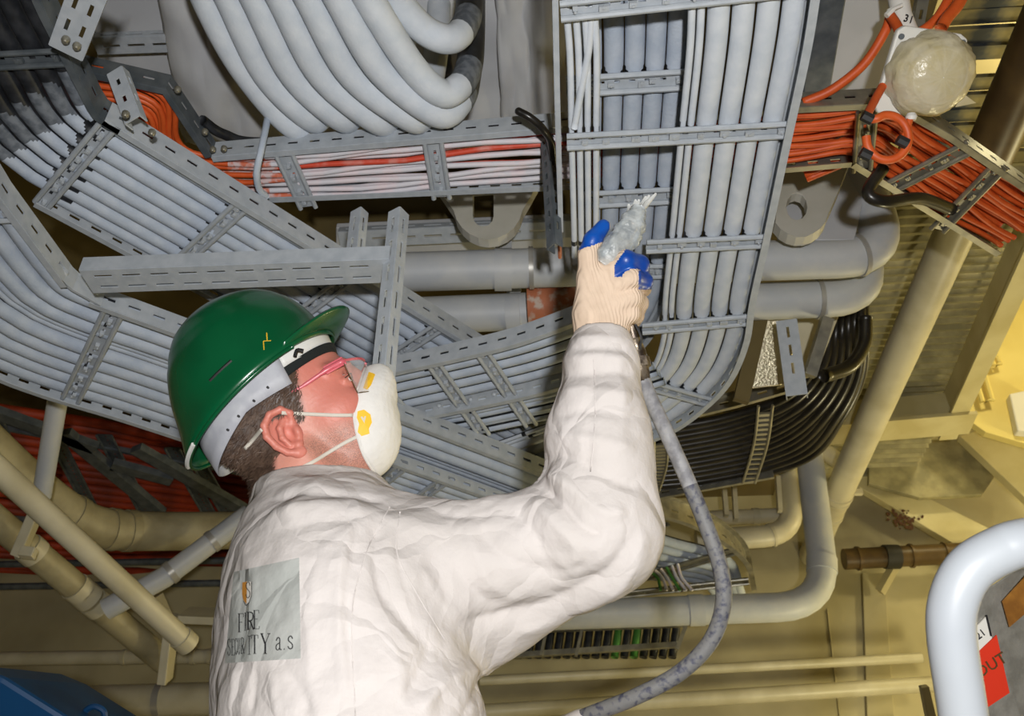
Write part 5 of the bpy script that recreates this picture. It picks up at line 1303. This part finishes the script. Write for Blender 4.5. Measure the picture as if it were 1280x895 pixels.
MB().tube([G(792, 424, .024), G(796, 440, .02), G(800, 462, .014), G(804, 478, .008)], [.010, .0135, .0135, .011], 14).build('hose_fitting', 'gun', tgun, smooth='all')
MB().tube([G(798, 448, .018), G(801, 460, .014)], .0165, 6).build('nut', 'gun', tgun)
MB().tube(cr([G(790, 398, .01), G(801, 420, .0), G(800, 436, .005)], 5), .002, 6).build('trigger_guard', 'sheath', tgun, smooth=True)
hp_ = [D(803, 474, 1.325), D(816, 505, 1.31), D(838, 552, 1.29), D(861, 604, 1.27), D(884, 660, 1.25), D(901, 712, 1.24), D(904, 756, 1.235), D(888, 802, 1.235), D(848, 842, 1.24), D(792, 872, 1.25), D(738, 893, 1.275), D(705, 908, 1.31), D(640, 950, 1.36), D(560, 1150, 1.3)]
hs = cr(hp_, 10); nh_ = len(hs)
hob = MB(); hob.tube(resample(hs, .012), .0112, 14, fmi=lambda s, c, p: 0 if s < .17 else 1)
tag(hob.build('paint_hose', ['hose_top', 'hose'], smooth='all'), 'grey paint-stained hose curving down from the spray gun', 'hose')

# ---- helmet
th = thing('safety_helmet', HL(15, 75), "green plastic safety helmet on the worker's head", 'helmet')
def rim_u(a): return 70 + 30 * math.cos(a) + 5 * math.sin(a) ** 2
nA, nE = 96, 30; vs_ = []; fs_ = []
def shell_pt(a, e, grow=0.0):
    n = 2.35; ce = max(0, math.cos(e)) ** (2 / n); se = math.sin(e) ** (2 / n)
    u0 = rim_u(a); A = 108 + grow; B = 90 + grow
    if math.cos(a) < 0: A = 110 + grow
    f = -4 + A * math.cos(a) * ce; r = B * math.sin(a) * ce
    u = u0 + (215 + grow - u0) * se
    ridge = 3.2 * math.exp(-(r / 13) ** 2) * ss(40, 70, math.degrees(e)) * 1.0
    ring_g = -1.4 * math.exp(-((math.degrees(e) - 42) / 2.2) ** 2) + 1.2 * math.exp(-((math.degrees(e) - 58) / 4) ** 2)
    flare = 7 * math.exp(-(math.degrees(e) / 7.5) ** 2)
    f += (flare + ring_g) * math.cos(a); r += (flare + ring_g) * math.sin(a); u += ridge
    return f, u, r
es = [math.radians(q) for q in np.concatenate([np.linspace(0, 24, 12), np.linspace(27, 90, nE - 11)])]
for e in es:
    for i in range(nA): vs_.append(HL(*shell_pt(2 * math.pi * i / nA, e)))
for j in range(len(es) - 1):
    for i in range(nA): fs_.append((j * nA + i, j * nA + (i + 1) % nA, (j + 1) * nA + (i + 1) % nA, (j + 1) * nA + i))
sh_ = MB().add(vs_, fs_).build('shell', 'helmet', th, smooth='all', solid=.003)
bv = []; bf = []; nb_, nr_ = 40, 8
for j in range(nr_ + 1):
    q = j / nr_
    for i in range(nb_ + 1):
        a = math.radians(-62 + 124 * i / nb_); f, u, r = shell_pt(a, 0.02)
        ext = 35 * max(0, math.cos(a * 90 / 63)) ** 1.0 * q
        bv.append(HL(f + ext * math.cos(a * .45), u + 2 + ext * .32 + 7 * q * q * math.cos(a), r + ext * math.sin(a * .45)))
for j in range(nr_):
    for i in range(nb_): k = j * (nb_ + 1) + i; bf.append((k, k + 1, k + nb_ + 2, k + nb_ + 1))
MB().add(bv, bf).build('brim', 'helmet', th, smooth='all', solid=.004)
# rain gutter lip round the back and sides
MB().tube([HL(*shell_pt(math.radians(q), 0.0)) for q in np.linspace(55, 305, 60)], .0032, 8).build('rim', 'helmet', th, smooth='all')
sv = MB(); sv.tube([HL(*shell_pt(math.radians(q), math.radians(11), .8)) for q in (92, 98, 104, 110)], .0024, 6); sv.build('vent_slot', 'black', th, smooth=True)
yb = MB()
for (a, e, a2, e2) in ((72, 5, 69, 9), (69, 9, 65, 7), (67, 8, 64, 12)): yb.tube([HL(*shell_pt(math.radians(a), math.radians(e), .6)), HL(*shell_pt(math.radians(a2), math.radians(e2), .6))], .0012, 5)
yb.build('yellow_mark', 'yellow', th)
wm = MB()
for a in (47, 43): wm.tube([HL(*shell_pt(math.radians(a), math.radians(13), .6)), HL(*shell_pt(math.radians(a - 2), math.radians(18), .6))], .0008, 5)
wm.tube([HL(*shell_pt(math.radians(128), math.radians(20), .6)), HL(*shell_pt(math.radians(136), math.radians(26), .6))], .0008, 5); wm.build('scratch', 'ink_white', th)
# harness: grey cradle band, white brow band, black sweatband, nape strap
def band(name, m, a0, a1, A, B, lo, hi, solid=.0025, n=48, nv=3):
    vs = []; fs = []
    for i in range(n + 1):
        a = math.radians(a0 + (a1 - a0) * i / n)
        for k in range(nv + 1):
            q = k / nv; u = lo(a) * (1 - q) + hi(a) * q; w = 1 - .03 * (1 - q)
            vs.append(HL(2 + A * math.cos(a) * w, u, B * math.sin(a) * w))
    for i in range(n):
        for k in range(nv): j = i * (nv + 1) + k; fs.append((j, j + 1, j + nv + 2, j + nv + 1))
    return MB().add(vs, fs).build(name, m, th, smooth='all', solid=solid)
dg = math.degrees
band('cradle_band', 'harness', 68, 292, 102, 82, lambda a: 50 + 6 * math.cos(a) - 40 * max(0, -math.cos(a) - .25) , lambda a: rim_u(a) + 18)
band('brow_band', 'harness_white', -68, 68, 104, 82, lambda a: 68 + 18 * math.cos(a), lambda a: rim_u(a) + 14)
band('sweatband', 'foam', -74, 74, 103, 77, lambda a: 55 + 24 * math.cos(a), lambda a: 66 + 25 * math.cos(a), .006)
for k, q in enumerate((84, 96, 110, 122)):
    a = math.radians(q); MB().lathe(HL(2 + 103 * math.cos(a), 60 - 12 * k * .5, 83 * math.sin(a)), HR, [(.0018, -.003), (.0018, .003)], 8).build('rivet_hole', 'black', th)
MB().tube(cr([HL(58, 78, 80), HL(64, 84, 78), HL(70, 80, 76)], 4), .003, 8).build('buckle', 'black', th, smooth=True)
MB().tube([HL(*shell_pt(math.radians(q), 0.0, 3)) for q in np.linspace(140, 172, 8)], .0035, 6).build('rear_tab', 'harness_white', th, smooth=True)

# ---- spectacles
tg_ = thing('safety_glasses', HL(115, 40), 'clear safety glasses with pink temples on the worker', 'glasses')
for q in mir:
    MB().tube(cr([HL(33, 45, 65 * q), HL(52, 46, 63 * q), HL(80, 49, 61 * q), HL(106, 50, 57 * q)], 4), [.0022] * 4 + [.003] * 4 + [.0045] * 5, 8).build('temple', 'temple', tg_, smooth='all')
    MB().prism([HL(80, 55, 62 * q), HL(106, 56, 58 * q), HL(108, 45, 57 * q), HL(80, 44, 62 * q)], HR * .003 * -q).build('hinge_plate', 'temple', tg_, bevel=.001)
    # curved lens: wraps from the temple to the bridge
    vs = []; fs = []; n1, n2 = 14, 8
    for i in range(n1 + 1):
        for k in range(n2 + 1):
            x = i / n1; y = k / n2; r = 58 - 50 * x; fwd = 102 + 24 * math.sin(x * math.pi / 2) ** .9 + 3; low = 6 + 6 * x - 8 * math.sin(math.pi * x) * .6; u = 50 * y + low * (1 - y) + 0
            vs.append(HL(fwd - 4 * (1 - y), u, r * q))
    for i in range(n1):
        for k in range(n2): j = i * (n2 + 1) + k; fs.append((j, j + 1, j + n2 + 2, j + n2 + 1))
    MB().add(vs, fs).build('lens', 'lens', tg_, smooth='all', solid=.0015)
    e = [vs[i * (n2 + 1)] for i in range(n1 + 1)]; MB().tube([vs[n2], vs[0]] + e[1:], .0007, 6).build('lens_edge', 'pipe_brown', tg_, smooth=True)
    MB().tube([vs[i * (n2 + 1) + n2] for i in range(n1 + 1)], .0022, 6).build('brow_bar', 'temple', tg_, smooth=True)
# ---- breathing mask
tm = thing('breathing_mask', HL(120, -20), 'white cup breathing mask with yellow marks over nose and mouth', 'mask')
rimh = [(126, 42, 0), (121, 35, 15), (107, 18, 34), (91, 0, 46), (78, -28, 50), (70, -58, 44), (69, -77, 26), (70, -88, 0)]
rimf = rimh + [(f, u, -r) for f, u, r in rimh[-2:0:-1]]
RM = cr([np.array(p, float) for p in rimf], 6, closed=True); apex = np.array([137, -20, 0.0]); nr = len(RM); vs = []; fs = []; nlev = 16
cenr = RM.mean(0)
for j in range(nlev + 1):
    e = j / nlev * math.pi / 2; ce = math.cos(e) ** .72; se = math.sin(e) ** .95
    for p in RM:
        q = apex + (p - apex) * ce if False else None
        base = cenr + (p - cenr) * ce; top = (apex - cenr) * se
        k = 1.0 + .012 * math.sin(j * 2.6)
        vs.append(base * 1.0 + top * k * .98)
for j in range(nlev):
    for i in range(nr): fs.append((j * nr + i, j * nr + (i + 1) % nr, (j + 1) * nr + (i + 1) % nr, (j + 1) * nr + i))
vs = np.array(vs); mV = HLn(vs)
MB().add(mV, fs).build('cup', 'mask', tm, smooth='all', solid=.003)
MB().tube([HL(*p) for p in RM], .0022, 6, closed=True).build('edge', 'mask', tm, smooth=True)
bm = BVHTree.FromPolygons([tuple(p) for p in mV], [tuple(q) for q in fs])
def on_mask(x, y, off=.0034):
    r = unit(ray(x, y)); h = bm.ray_cast(Vector(CAM), Vector(r)); return None if h[0] is None else np.array(h[0]) - r * off
def msk(name, pix, m, lab):
    P = [on_mask(x, y) for x, y in pix]
    if all(p is not None for p in P): tag(MB().add(P + [on_mask(*np.mean(pix, 0), .0042)], [(i, (i + 1) % len(P), len(P)) for i in range(len(P))]).build(name, m, tm, solid=.0006), lab)
msk('nose_mark', [(461, 465), (465, 466), (469, 468), (464, 481), (459, 487), (454, 485), (457, 476)], 'yellow', 'yellow stripe')
msk('strap_print', [(447, 514), (455, 512), (463, 518), (465, 528), (461, 536), (462, 542), (452, 545), (447, 540), (449, 530), (446, 522)], 'yellow', 'yellow strap plate')
msk('strap_clip', [(451, 521), (457, 520), (459, 534), (453, 536)], 'elastic', 'pale clip')
# elastic straps: upper over the ear to the back of the head, lower round the neck
bh = BVHTree.FromPolygons([tuple(p) for p in HLn(V)], [tuple(q) for q in Q])
def on_head(x, y, off=.003):
    r = unit(ray(x, y)); h = bh.ray_cast(Vector(CAM), Vector(r)); return None if h[0] is None else np.array(h[0]) - r * off
def strap_(pix, name='strap', off=.003):
    P = [on_head(x, y, off) for x, y in pix]; P = [p for p in P if p is not None]
    if len(P) > 2:
        P = resample(cr(P, 6), .004); b = MB()
        T = np.gradient(P, axis=0); w = np.array([unit(np.cross(t, FW)) * .0026 for t in T]); vs = []
        for p, q in zip(P, w): vs += [p + q, p - q]
        b.add(vs, [(2 * i, 2 * i + 1, 2 * i + 3, 2 * i + 2) for i in range(len(P) - 1)]); b.build(name, 'elastic', tm, smooth='all', solid=.0016)
strap_([(441, 519), (420, 519), (395, 518), (372, 517), (352, 516)])
strap_([(327, 537), (317, 549), (306, 561)], off=.010)
strap_([(446, 546), (430, 554), (410, 566), (392, 577), (378, 584)])
